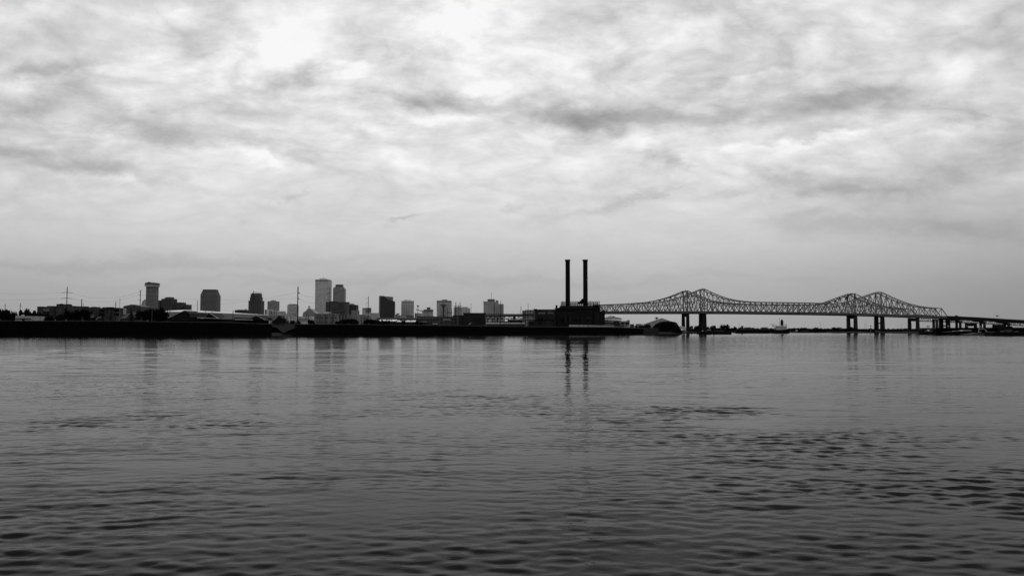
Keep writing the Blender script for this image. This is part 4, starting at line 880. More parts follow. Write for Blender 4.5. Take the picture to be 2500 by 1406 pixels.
def wire(a, b, sag, label):
    (u0,v0,Y0),(u1,v1,Y1) = a,b; p = np.array((X(u0,Y0),Y0,Z(v0,Y0))); q = np.array((X(u1,Y1),Y1,Z(v1,Y1)))
    mb = MB(); n = 14; pr = p
    for i in range(1,n+1):
        f = i/n; c = p+(q-p)*f; c[2] -= sag*4*f*(1-f); mb.beam(pr,c,.085); pr = c
    tag(mb.build('power_line', M(26,'cable')), label, 'cable', 'power lines over the left bank')
wire((-120,705,820),(147.8,714.5,900),3,'upper faint wire at the left edge, running to the tall four armed pole')
wire((-120,721,820),(147.8,728.5,900),3,'lower faint wire at the left edge, running to the tall four armed pole')
wire((174.8,715.2,900),(336.8,712.5,980),7,'upper faint wire from the four armed pole to the pole beside the arched hall')
wire((174.3,729.2,900),(336.8,719.5,980),6,'lower faint wire from the four armed pole to the pole beside the arched hall')
wire((336.8,732.4,980),(726,713,790),9,'faint wire crossing the lone chamfered tower to the tall thick black pole')
wire((336.8,719.5,980),(726,727.6,790),4,'faint wire running low over the white-ridged shed to the tall thick black pole')
wire((730.6,716.2,790),(796.4,717.4,930),4,'faint wire from the tall thick pole to the pole before the tallest tower')
wire((730.6,730,790),(797.4,732.2,930),4,'lower faint wire from the tall thick pole to the pole before the tallest tower')
wire((962,743.4,1000),(968.5,745.2,960),.2,'uppermost of three short wire ends right of the black slab')
wire((962,753,1000),(968.5,754.8,960),.2,'middle of three short wire ends right of the black slab')
wire((962,763.2,1000),(968.5,764.6,960),.2,'lowest of three short wire ends right of the black slab')
wire((1058,744.6,1000),(1066,742.4,1040),.2,'short wire reaching the left edge of the wide pale banded tower, top one')
wire((1058,755,1000),(1066,753,1040),.2,'short wire reaching the left edge of the wide pale banded tower, lower one')

# ------------------------------------------------------------------ trees
random.seed(11)
G1 = 'dark trees at the far left behind the wharf'
for i,(u,v,w) in enumerate(((4,753,26),(22,752.6,24),(36,757,20),(52,755.5,22),(70,753.5,28),(86,759,26),(104,764,26))):
    tree(u,v,w,940-i*4,ORD[i]+' from the left of seven black trees at the far left of the bank',G1,seed=i%6)
G2 = 'dark trees before the long apartment block'
for i,(u,v,w) in enumerate(((118,768,24),(146,766,30),(168,758,26),(186,757,22),(206,753,20),(216,760,18),(232,772,16))):
    tree(u,v,w,850+i*3,ORD[i]+' from the left of seven dark trees before the long apartment block',G2,seed=(i+2)%6)
def conifer(u, vt, w, Y, label, group=None):
    base = zquay(u)-.3; h = Z(vt,Y)-base; wd = w*Y/F; r = random.Random(int(u))
    t = bpy.data.objects.new('conifer', None); COL.objects.link(t); t.location = (X(u,Y),Y,base); tag(t,label,'tree',group)
    vs, fs = [], []
    for i in range(700):
        z = r.random()**1.3; rad = (1-z)*.5*(.35+.65*r.random())+.02; a = r.uniform(0,6.28)
        p = np.array((rad*math.cos(a)*wd, rad*math.sin(a)*wd, (z*.95+.05)*h)); s = .055*h*(1.1-z*.7)
        d = np.array((math.cos(a),math.sin(a),-.5))*s; e = np.array((-math.sin(a),math.cos(a),0))*s*.5; n0 = len(vs)
        vs += [tuple(p-d*.3-e),tuple(p-d*.3+e),tuple(p+d)]; fs.append((n0,n0+1,n0+2))
    me = bpy.data.meshes.new('crown'); me.from_pydata(vs,[],fs); me.materials.append(LEAF)
    c = bpy.data.objects.new('crown',me); COL.objects.link(c); c.parent = t
    mb = MB(); mb.lathe(0,0,[(.03*h,0),(.005*h,.9*h)],7); me = bpy.data.meshes.new('trunk'); me.from_pydata(mb.v,[],mb.f); me.materials.append(BARK)
    k = bpy.data.objects.new('trunk',me); COL.objects.link(k); k.parent = t
conifer(271,755.5,22,860,'black pointed conifer before the right end of the apartment block')
conifer(251,764,18,850,'smaller black pointed conifer left of the tall pointed one')
conifer(321,752,20,870,'black pointed conifer in front of the dark arched hall')
G3 = 'big dark trees left of the white-ridged shed'
for i,(u,v,w) in enumerate(((350,757,30),(364,751.5,30),(378,754.5,26),(391,750.5,32),(402,759,22))):
    tree(u,v,w,805+i*6,ORD[i]+' from the left of five big black trees left of the white-ridged shed',G3,seed=i,n=2400)
G4 = 'round dark bushes along the wharf behind the near bank'
bs = ((694,778,10),(714,781,16),(722,783,12),(729,782,12),(754,779,8),(762,781,14),(826,784,16),(836,779,18),(848,777.4,20),(860,777.6,22),(870,782,14),(892,783,14),(902,779,18),(912,779.5,16),(921,779,12),(933,782,12),(939,783,10),(948,782,12),(985,782,12),(1017,783,9),(1028,784.5,8))
for i,(u,v,w) in enumerate(bs):
    tree(u,v,w,815+(i%4)*8 if u<900 else 870+(i%3)*6,'%s from the left of %d round black bushes behind the wharf' % (ORD[i], len(bs)),G4,name='round_bush',seed=i%6,n=1400,flat=.8)
G5 = 'small dark trees left of the big gabled shed'
for i,(u,v,w) in enumerate(((1553,794,10),(1563,793.6,10),(1570,794,8),(1576,791,10),(1582,790.5,12))):
    tree(u,v,w,1130+i*3,ORD[i]+' from the left of five small dark trees left of the big gabled shed',G5,seed=(i+1)%6,n=1200)
# the great round tree
t = bpy.data.objects.new('broadleaf_tree', None); COL.objects.link(t); Yt = 1105; t.location = (X(1627,Yt),Yt,0)
tag(t,'great round black tree at the water edge in front of the big gabled shed','tree')
r = random.Random(5); vs, fs = [], []
prof = [(1593,815),(1594,800),(1597,796),(1602,791.5),(1608,788.5),(1614,786),(1622,785),(1634,785),(1642,785.4),(1648,787.5),(1653,792),(1656,798),(1662,806),(1663,815)]
for i in range(7500):
    u = r.uniform(1593,1663); top = interp(prof,u)+.3*math.sin(u*1.9)+.3*math.sin(u*.83); v = top+(814.6-top)*r.random()**1.1; yy = r.uniform(-11,11)*math.sqrt(max(.05,1-((u-1628)/36)**2))
    p = np.array((X(u,Yt,v)-t.location.x, yy, Z(v,Yt))); s = r.uniform(.5,1.1)
    ax = np.array([r.gauss(0,1) for _ in range(3)]); ax /= np.linalg.norm(ax); b_ = np.cross(ax,[r.gauss(0,1) for _ in range(3)]); b_ /= np.linalg.norm(b_)
    n0 = len(vs); vs += [tuple(p-ax*s),tuple(p+b_*s*.7),tuple(p+ax*s),tuple(p-b_*s*.7)]; fs.append((n0,n0+1,n0+2,n0+3))
me = bpy.data.meshes.new('crown'); me.from_pydata(vs,[],fs); me.materials.append(LEAF); c = bpy.data.objects.new('crown',me); COL.objects.link(c); c.parent = t
mb = MB(); mb.lathe(0,2,[(1.1,.5),(.8,5),(.4,9)],8)
for k in range(6): mb.beam((0,2,3+k*.6),(8*math.cos(k*1.05),2+6*math.sin(k*1.05),7.5+k*.4),.4)
me = bpy.data.meshes.new('trunk'); me.from_pydata(mb.v,[],mb.f); me.materials.append(BARK); c = bpy.data.objects.new('trunk',me); COL.objects.link(c); c.parent = t
G6 = 'trees between the left bridge piers and the ship'
for i,(u,v,w,op) in enumerate(((1668,803,16,0),(1687,794,10,0),(1699,794,14,0),(1706,793,12,0),(1727,797,12,0),(1737,795.5,10,0),(1743.5,793.4,9,0),(1752,800,14,0),(1764,791,13,.5),(1776,791.8,13,.6),(1795,796.6,10,0),(1787,800,10,0),(1808,798,6,0))):
    tree(u,v,w,1500+i*5,ORD[i]+' from the left of thirteen dark trees between the left piers and the ship',G6,seed=i%6,n=1300,open_=op)
G7 = 'dark trees standing out of the far tree line'
us7 = [1826,1840,1868,1895,1935,1951,1962,1990,2001,2022,2036,2045,2062,2080,2112,2126,2170,2184,2196,2210,2226,2252,2266,2276]
vs7 = [798.4,799,797.6,799,800,800.4,799,798.4,799.8,801,798.4,798.8,801,797,802,800.6,803,802.4,801.6,800.6,801,802.6,802.8,802.6]
for i,(u,v) in enumerate(zip(us7,vs7)):
    tree(u,v,random.uniform(14,24),(1850 if u<2000 else 1780-(u-2000)*1.3),'%s from the left of twenty four trees standing out of the far tree line' % ORD[i],G7,seed=i%6,n=900)
# the wood itself: one mass
r = random.Random(3); vs, fs = [], []
def wood(n, u0, u1, top, Yf, hh):
    for i in range(n):
        u = r.uniform(u0,u1); tp = top(u)+.9*abs(math.sin(u*.21))+.5*math.sin(u*.57)-.3; v = tp+.8+r.random()**1.2*hh; yy = Yf(u)+r.uniform(0,14)
        p = np.array((X(u,yy,v),yy,Z(v,yy))); s = r.uniform(1.0,2.3)
        ax = np.array([r.gauss(0,1) for _ in range(3)]); ax /= np.linalg.norm(ax); b_ = np.cross(ax,[r.gauss(0,1) for _ in range(3)]); b_ /= np.linalg.norm(b_)
        n0 = len(vs); vs.extend([tuple(p-ax*s),tuple(p+b_*s*.7),tuple(p+ax*s),tuple(p-b_*s*.7)]); fs.append((n0,n0+1,n0+2,n0+3))
wood(11000,1672,2340,lambda u: interp([(1672,803),(1800,800.6),(1950,801.5),(2000,801.8),(2100,802.6),(2200,803),(2340,804.5)],u),lambda u: shore_y(u)+30,8)
me = bpy.data.meshes.new('far_woods'); me.from_pydata(vs,[],fs); me.materials.append(M(12,'far_foliage',vary=.4)); o = bpy.data.objects.new('far_woods',me); COL.objects.link(o)
kind(tag(o,'dark far wood along the right bank behind the ship and under the bridges','woods'),'stuff')
# scrubby grass along the wharf top
vs, fs = [], []; r = random.Random(4)
for i in range(2600):
    u = r.choice((r.uniform(300,664),r.uniform(720,1060),r.uniform(1060,1330),r.uniform(0,300))); Yg = shore_y(u)+27+r.uniform(-2,4)
    vt = interp([(0,783.6),(300,784.2),(420,785.6),(560,787),(640,790),(720,791.4),(900,792),(1000,793.4),(1180,795.4),(1300,797.4),(1330,797.6)],u)
    x = X(u,Yg); z = Z(vt,Yg)+r.uniform(-1.2,-.1); s = r.uniform(.2,.55); d = r.uniform(-.5,.5)
    n0 = len(vs); vs += [(x-s,Yg,z-2.6),(x+s,Yg+d,z-2.6),(x+d,Yg,z+r.uniform(0,.5))]; fs.append((n0,n0+1,n0+2))
me = bpy.data.meshes.new('scrub'); me.from_pydata(vs,[],fs); me.materials.append(M(34,'dry_scrub',vary=.5,scale=.4)); o = bpy.data.objects.new('scrub',me); COL.objects.link(o)
kind(tag(o,'thin dry scrub growing along the back edge of the black wharves','scrub'),'stuff')
print('verts so far', sum(len(m.vertices) for m in bpy.data.meshes))
# ------------------------------------------------------------------ bridges
def truss_bridge(label, Y, far, top, dk, pu, uend, vend, col, cold, peaks, ulo=1452):
    t = T('cantilever_bridge', label, 'bridge', (X(1900,Y),Y,0))
    us = []; u = uend-pu
    while u > ulo: us.append(u); u -= pu
    us = us[::-1]
    # snap nearest node to each peak
    for pk in peaks:
        j = min(range(len(us)), key=lambda i: abs(us[i]-pk)); us[j] = pk
    def nodes(dx, dy):
        return [((X(u,Y)+dx, Y+dy, Z(interp(top,u),Y)), (X(u,Y)+dx, Y+dy, Z(interp(dk,u),Y))) for u in us]
    planes = [nodes(0,0), nodes(*far)]
    for pl,(dx,dy) in zip(planes, ((0,0),far)):
        mb = MB(); w = 1.05
        for i,(a,b) in enumerate(pl):
            pkn = us[i] in peaks
            mb.beam(a,b,1.7 if pkn else .7)
            if i+1 < len(pl):
                c,d = pl[i+1]; mb.beam(a,c,1.45,1.6); mb.beam(b,d,1.3,1.5)
                hgt = a[2]-b[2]; hg2 = c[2]-d[2]
                if i%2: mb.beam(a,d,w)
                else: mb.beam(b,c,w)
                if max(hgt,hg2) > 22:                       # deep panels carry half-height struts
                    ma = tuple((np.array(a)+b)/2); mc = tuple((np.array(c)+d)/2); mb.beam(ma,mc,.55)
                    if i%2: mb.beam(b,mc,.6)
                    else: mb.beam(a,mc,.6)
        e = (X(uend,Y)+dx, Y+dy, Z(vend,Y)); mb.beam(pl[-1][0], e, 1.45); mb.beam(pl[-1][1], e, 1.4)
        mb.build('truss', M(col,'painted_steel'), t)
    mb = MB()
    for i,((a,b),(c,d)) in enumerate(zip(*planes)):
        mb.beam(a,c,.7)
        if i+1 < len(us):
            a2,_ = planes[0][i+1]; c2,_ = planes[1][i+1]; mb.beam(a,c2,.42); mb.beam(c,a2,.42)
        h_ = a[2]-b[2]
        if i%2 == 0:
            f = .62 if h_ < 25 else .8
            p = tuple(np.array(b)+(np.array(a)-b)*f); q = tuple(np.array(d)+(np.array(c)-d)*f); mb.beam(p,q,.6); m_ = tuple((np.array(a)+c)/2); mb.beam(p,m_,.42); mb.beam(q,m_,.42)
        if us[i] in peaks:
            n = 4
            for k in range(n):
                p = np.array(b)+(np.array(a)-b)*(k+.4)/n; q = np.array(d)+(np.array(c)-d)*(k+.4)/n; m_ = (np.array(b)+(np.array(a)-b)*(k+1.2)/n+np.array(d)+(np.array(c)-d)*(k+1.2)/n)/2
                mb.beam(tuple(p),tuple(q),.55); mb.beam(tuple(p),tuple(m_),.5); mb.beam(tuple(q),tuple(m_),.5)
    mb.build('cross_bracing', M(col-6,'painted_steel'), t)
    mb = MB(); mr = MB(); ml = MB()
    allu = us+[uend]
    for a,b in zip(allu,allu[1:]):
        xa,xb,za,zb = X(a,Y),X(b,Y),Z(interp(dk,a),Y),Z(interp(dk,b),Y)
        def slab(m_,y0,y1,z0,z1):
            s0 = far[0]*(y0-Y)/far[1]; s1 = far[0]*(y1-Y)/far[1]
            m_.add([(xa+s0,y0,za+z0),(xb+s0,y0,zb+z0),(xb+s1,y1,zb+z0),(xa+s1,y1,za+z0),(xa+s0,y0,za+z1),(xb+s0,y0,zb+z1),(xb+s1,y1,zb+z1),(xa+s1,y1,za+z1)],[(0,3,2,1),(4,5,6,7),(0,1,5,4),(1,2,6,5),(2,3,7,6),(3,0,4,7)])
        slab(mb,Y+1,Y+far[1]-1,-4.6,-1.0); slab(mr,Y+1.4,Y+1.8,-1.0,.7); slab(mr,Y+far[1]-1.8,Y+far[1]-1.4,-1.0,.7)
        slab(ml,Y-.4,Y+.6,-3.0,-2.2)
    mb.build('deck', M(cold,'deck_steel'), t); mr.build('guardrail', M(14,'deck_steel'), t); ml.build('walkway', M(col+14,'painted_steel'), t)
    return t
def pier(t, Y, far, u, vt, half, leg, tone, cap='portal', zb=-1., hb=None, gap=None):
    """two tapering legs standing one under each truss, joined at the top"""
    zt = Z(vt,Y); x = X(u,Y)
    for s in (0,1):
        mb = MB()
        cx = x+far[0]*s; cy = Y+far[1]*s+(.5 if s else -.5)
        w1,w0 = leg*.5, leg*.5*1.2
        vs_ = []
        for z,w in ((zb,w0),(zt,w1)): vs_ += [(cx-w,cy-w*.9,z),(cx+w,cy-w*.9,z),(cx+w,cy+w*.9,z),(cx-w,cy+w*.9,z)]
        mb.add(vs_,[(0,3,2,1),(4,5,6,7),(0,1,5,4),(1,2,6,5),(2,3,7,6),(3,0,4,7)])
        mb.build('pier_leg', M(tone,'pier_concrete'), t)
    mb = MB()
    def cross(z0,z1,w):
        x1 = x+far[0]; mb.add([(x-w,Y,z0),(x+w,Y,z0),(x1+w,Y+far[1],z0),(x1-w,Y+far[1],z0),(x-w,Y,z1),(x+w,Y,z1),(x1+w,Y+far[1],z1),(x1-w,Y+far[1],z1)],[(0,3,2,1),(4,5,6,7),(0,1,5,4),(1,2,6,5),(2,3,7,6),(3,0,4,7)])
    if cap == 'portal': cross(zt-6.5,zt-.6,leg*.45)
    if cap == 'two': cross(zt-3,zt,leg*.45); cross(zt-16,zt-13.5,leg*.4)
    if cap == 'solid': cross(zb,zt-24,leg*.42); cross(zt-4,zt,leg*.45)
    if cap == 'hammer':
        cross(zt-2.2,zt,leg*.5); mb.prism([(x+far[0]-leg*1.6,zt),(x+far[0]-leg*.8,zt-3.2),(x+leg*.8,zt-3.2),(x+leg*1.6,zt)][::1],Y-.3,Y+far[1]*.3)
    mb.build('pier_cap', M(max(5,tone-4),'pier_concrete'), t)
farA, farB = (-3.6,27.), (-3.0,19.)
YA, YB = 1730, 1600
topA = [(1440,747),(1463,745.5),(1500,743.5),(1540,741),(1580,738),(1610,733),(1640,725),(1679,709.5),(1693,716),(1712,723),(1740,734.5),(1775,739.6),(1800,741.5),(1850,743),(1950,744),(2000,744),(2020,740.5),(2040,733.5),(2060,726),(2088,716.5),(2110,727),(2140,742),(2165,748),(2200,753),(2228,755)]
dkA = [(1440,761.5),(1500,761.2),(1700,761),(1800,761.4),(1900,762.6),(2000,764),(2100,766),(2200,769),(2300,773),(2500,784)]
topB = [(1440,745.2),(1500,743),(1540,741.5),(1580,740),(1610,738),(1640,732.5),(1670,724),(1690,716.5),(1711,708.5),(1720,705),(1747,717.5),(1775,728),(1800,733.5),(1825,736.3),(1850,737.5),(1900,738.2),(1990,739.8),(2040,741),(2062,740),(2085,735),(2110,727),(2142,716),(2153,712.8),(2180,725.5),(2200,734.5),(2218,740.5),(2245,747.5),(2270,751),(2300,753)]
dkB = [(1440,760.6),(1500,760.2),(1700,759.8),(1800,760.2),(1900,761.4),(2000,762.8),(2100,765),(2200,768.6),(2300,772),(2320,772.6)]
tA = truss_bridge('farther darker twin of the two cantilever truss bridges, its right truss ending sooner', YA, farA, topA, dkA, 13.1, 2238, 767.5, 30, 14, (1679,2088))
tB = truss_bridge('nearer paler twin of the two cantilever truss bridges, its truss reaching farther right', YB, farB, topB, dkB, 13.4, 2313, 772, 64, 18, (1720,2153))
pier(tA,YA,farA,1679,765.6,8,5.9,16,'portal'); pier(tA,YA,farA,2088.5,770.5,8,6.0,24,'portal'); pier(tA,YA,farA,2240,776,8,5.4,20,'portal')
pier(tB,YB,farB,1720,765.2,6,6.2,12,'solid'); pier(tB,YB,farB,2154,771,6,6.2,14,'two'); pier(tB,YB+3,(-1.2,9.),2287,779,6,3.6,26,'hammer')
pier(tB,YB,farB,2314,777,6,6.,8,'two')
def girder_span(t, Y, far, pts, name='approach_girder', tone=12):
    mb = MB()
    for (a,v0,w0),(b,v1,w1) in zip(pts,pts[1:]):
        mb.add([(X(a,Y),Y,Z(w0,Y)),(X(b,Y),Y,Z(w1,Y)),(X(b,Y)+far[0],Y+far[1],Z(w1,Y)),(X(a,Y)+far[0],Y+far[1],Z(w0,Y)),(X(a,Y),Y,Z(v0,Y)),(X(b,Y),Y,Z(v1,Y)),(X(b,Y)+far[0],Y+far[1],Z(v1,Y)),(X(a,Y)+far[0],Y+far[1],Z(v0,Y))],[(0,3,2,1),(4,5,6,7),(0,1,5,4),(1,2,6,5),(2,3,7,6),(3,0,4,7)])
    return mb.build(name, M(tone,'deck_steel'), t)
girder_span(tB,YB,farB,[(2312,771,779.5),(2332,771.6,780.6),(2341,772,783),(2352,772.6,780.8),(2385,774.2,782.4),(2399,775,785.6),(2412,775.8,783),(2445,777.8,785.4),(2459,778.8,789.6),(2475,779.6,787.5),(2520,782,789.6),(2640,789,797),(2760,796,803)])
for u,vt in ((2344,783),(2403,785.5),(2462,789.5),(2521,790)): pier(tB,YB+4,(-1.2,10.),u,vt,6,3.5,20,'hammer')
# deck truss of the farther bridge seen under the girders
mb = MB(); u = 2238; dkv = lambda u: interp([(2238,769),(2320,775),(2400,780),(2520,786),(2700,796)],u); btv = lambda u: interp([(2238,783),(2320,785.8),(2400,789),(2520,795.6),(2700,805)],u)
k = 0
while u < 2640:
    for dx,dy in ((0,0),farA):
        a = (X(u,YA)+dx,YA+dy,Z(dkv(u),YA)); b = (X(u,YA)+dx,YA+dy,Z(btv(u),YA)); c = (X(u+7,YA)+dx,YA+dy,Z(dkv(u+7),YA)); d = (X(u+7,YA)+dx,YA+dy,Z(btv(u+7),YA))
        mb.beam(b,d,.9); mb.beam(a,c,.9); mb.beam(*((a,d) if k%2 else (b,c)),.7)
        if k%2: mb.beam(a,b,.5)
    u += 7; k += 1
mb.build('deck_truss', M(44,'painted_steel'), tA)
girder_span(tA,YA,farA,[(2236,767.5,771.5),(2320,772.5,776.5),(2400,777.6,781.4),(2520,784,788),(2700,794,798)],'approach_deck')
for u in (2381,2449): pier(tA,YA,farA,u,btv(u)+.5,6,4.6,12,'portal')
# traffic on the right approach
for i,(u,w,h_) in enumerate(((2333,7,1.4),(2249,5,1.2),(2262,4,1.0),(2276,5,1.2))):
    Y = YB+4; v = interp([(2200,768),(2320,771.4),(2345,772.4)],u)
    t = T('distant_vehicle', 'tiny dark vehicle on the bridge deck right of the trusses' if i==0 else ORD[i-1]+' from the left of three tiny dark vehicles on the deck near the truss end', 'vehicle', (X(u,Y),Y,Z(v,Y)), None if i==0 else 'vehicles on the bridge')
    mb = MB(); mb.box(X(u,Y),X(u+w,Y),Y,Y+2.4,Z(v,Y),Z(v-h_,Y)); mb.build('body', M(12), t)
    mb = MB(); mb.box(X(u+w*.2,Y),X(u+w*.75,Y),Y+.2,Y+2.2,Z(v-h_,Y),Z(v-h_-.7,Y)); mb.build('cabin', M(24), t)
Y = YB+3; t = T('road_sign', 'dark rounded sign head on the far right of the bridge approach', 'sign', (X(2435,Y),Y,Z(777.5,Y)))
MB().lathe(X(2434.6,Y),Y,[(.4,Z(772.8,Y)),(1.6,Z(772,Y)),(1.7,Z(770.6,Y)),(.5,Z(769.2,Y))],12).build('sign_head', M(16), t)
MB().beam((X(2436,Y),Y,Z(771,Y)),(X(2439.5,Y),Y,Z(773,Y)),.6).build('arm', M(60), t); MB().beam((X(2435,Y),Y,Z(777.5,Y)),(X(2435,Y),Y,Z(772,Y)),.25).build('post', M(90), t)
# ------------------------------------------------------------------ ship
def ship():
    Y = 1440; t = T('cargo_ship', 'black hulled cargo ship with white superstructure and a thick black funnel, under the bridges', 'ship', (X(1865,Y),Y,0))
    z = lambda v: Z(v,Y); x = lambda u: X(u,Y)
    st = [(1797,1800,804.6,.2),(1803,1803,803.4,5),(1812,1812,803.3,7.5),(1880,1880,804.4,8),(1906,1906,805,8),(1920,1922,803.6,7.5),(1929,1932,804.6,3.5)]
    vs_, fs_ = [], []
    for (ub,ut,vt,hw) in st:
        vs_ += [(x(ub),Y+9-hw*.8,-1),(x(ub),Y+9+hw*.8,-1),(x(ut),Y+9+hw,z(vt)),(x(ut),Y+9-hw,z(vt))]
    n = len(st)
    for i in range(n-1):
        for k in range(4): a = i*4+k; b = i*4+(k+1)%4; fs_.append((a,b,b+4,a+4))
    fs_ += [(0,3,2,1),((n-1)*4,(n-1)*4+1,(n-1)*4+2,(n-1)*4+3)]
    mb = MB(); mb.add(vs_,fs_); mb.build('hull', M(7,'hull_paint'), t)
    mb = MB(); mb.beam((x(1801),Y+1.4,z(803.2)),(x(1880),Y+.9,z(804.2)),.5); mb.build('rail', M(56,'hull_paint'), t)
    W_ = M(165,'white_steel',vary=.3,scale=.5)
    def b(a,c,v,w,nm='deckhouse',mat=W_,dy=3,d=12): mb = MB(); mb.box(x(a),x(c),Y+dy,Y+dy+d,z(w),z(v)); return mb.build(nm,mat,t)
    b(1897,1922,800.2,805); b(1900,1921,797.4,800.2); b(1902,1912,794.4,797.4); b(1915,1922.6,796,798.2,dy=4); b(1890,1898,800.8,802.2); b(1891.5,1896,795.2,797,dy=5); b(1891,1895.5,792.6,793.6,dy=5)
    for v in (799.9,797.3): b(1896.5,1923.6,v-.5,v,'deck_edge',M(96),dy=2,d=14)
    for a,c,v,w in ((1902.5,1906,799.2,800),(1909,1911,798.2,799.4),(1916,1920,801,802),(1903,1907,801.8,802.6),(1910,1911,802.4,803.8)): b(a,c,v,w,'window',M(14),dy=2.7,d=.3)
    mb = MB(); mb.lathe(x(1913.2),Y+9,[(2.5,z(797)),(2.4,z(783)),(2.2,z(782)),(1.2,z(781.4)),(1.0,z(779.4)),(.4,z(779))],16); mb.build('funnel', M(6,'funnel_paint'), t)
    mb = MB(); mb.beam((x(1907),Y+8,z(794)),(x(1907),Y+8,z(774.5)),.35); mb.beam((x(1905.5),Y+8,z(779)),(x(1908.5),Y+8,z(779)),.6); mb.beam((x(1903),Y+8,z(788)),(x(1907),Y+8,z(791)),.4); mb.build('mast', M(90,'grey_steel'), t)
    mb = MB()
    for p,q in (((1884,791),(1891,794)),((1891,794),(1894,798)),((1884,791),(1892,790.6)),((1892,790.6),(1893,800)),((1898,789.8),(1898,797)),((1901,795),(1901,800)),((1907,791),(1912,793))): mb.beam((x(p[0]),Y+7,z(p[1])),(x(q[0]),Y+7,z(q[1])),.4)
    mb.build('deck_crane', M(88,'grey_steel'), t)
    mb = MB()
    for p,q in (((1917,791.5),(1923,791.5)),((1923,790.5),(1924,800)),((1919,793),(1922,799)),((1917,796),(1923,793))): mb.beam((x(p[0]),Y+7,z(p[1])),(x(q[0]),Y+7,z(q[1])),.45)
    mb.build('stern_gantry', M(46,'grey_steel'), t)
    mb = MB()
    for u in (1799.5,): mb.beam((x(u+8),Y+9,z(803.5)),(x(u+8),Y+9,z(788.5)),.28); mb.beam((x(u+6.8),Y+9,z(792)),(x(u+9),Y+9,z(790.5)),.5)
    mb.build('foremast', M(50), t)
    mb = MB(); mb.box(x(1812.5),x(1816.5),Y+5,Y+9,z(803.5),z(795.2)); mb.build('winch_house', M(22), t)
    for a in (1822,1838,1854,1870): mb = MB(); mb.box(x(a),x(a+11),Y+3,Y+15,z(804.2),z(803)); mb.build('hatch_cover', M(20), t)
ship()
def flat_barge(u0,u1,vt,vw,label,tone=6,extras=(),name='barge',cat='barge',Y=None):
    Y = Y or G(1250,vw)[1]; x = lambda u: X(u,Y); z = lambda v: Z(v,Y)
    t = T(name,label,cat,(x((u0+u1)/2),Y,0))
    MB().prism([(x(u0+1.4),-.6),(x(u1-1.2),-.6),(x(u1),z(vt)),(x(u0),z(vt))],Y,Y+11).build('hull', M(tone,'barge_steel'), t)
    mb = MB(); mb.beam((x(u0),Y-.1,z(vt)),(x(u1),Y-.1,z(vt)),.35); mb.build('rub_rail', M(tone+16,'barge_steel'), t)
    for nm,a,b,v,w,tn,dy,d in extras: MB().box(x(a),x(b),Y+dy,Y+dy+d,z(w),z(v)).build(nm, M(tn,'deck_gear'), t)
    return t,Y
t,Y = flat_barge(1705,1786.5,810.6,815.2,'black barge with an upright spud pole, in front of the left bridge piers',5,
  (('cover',1716,1738,805.4,810.6,16,3,6),('cover_edge',1727,1737,804.6,805.6,110,2.6,.4),('coaming',1743,1785,807.6,810.8,9,2,8),('coaming_edge',1744,1766,807,807.8,58,1.6,.4),('gear',1715,1718,806.6,808,110,2,1),('gear',1724,1726,808,809.4,58,1.5,1)))
MB().beam((X(1742.3,Y),Y-.3,Z(816,Y)),(X(1742.3,Y),Y-.3,Z(796,Y)),1.1).build('spud_pole', M(5), t)
building('low_building','pale low roofs on the shore between the leaning trees and the ship bow','building',1560,[('roof',M(130,'white_sheet'),[(1781,1793,803,805,8,0)]),('wall',M(50),[(1780,1796,805,807,8,.5)])])
building('quay_house','small pale wheelhouse boat moored right of the ship stern','boat',1700,[('hull',M(30),[(1938,1950,808.6,811.6,6,-8)]),('wheelhouse',M(120,'white_steel'),[(1942,1947.5,805.6,808.8,5,-6)]),('mast',M(40),[(1944.4,1944.9,802,806,.4,-4)])])
flat_barge(1952,2018,808.6,811.7,'long low dark barge moored along the far bank, left of the right bridge piers',20,(('coaming',1958,1975,807.4,808.8,40,2,5),))
flat_barge(2020,2066,809,811.9,'grey low barge lying just left of the right bridge piers',44,())
flat_barge(2132,2152,809.6,812.6,'small low barge with a pale deck between the legs of the right bridge piers',14,(('deck_load',2139,2148,808.8,809.7,120,1,3),),Y=1560)
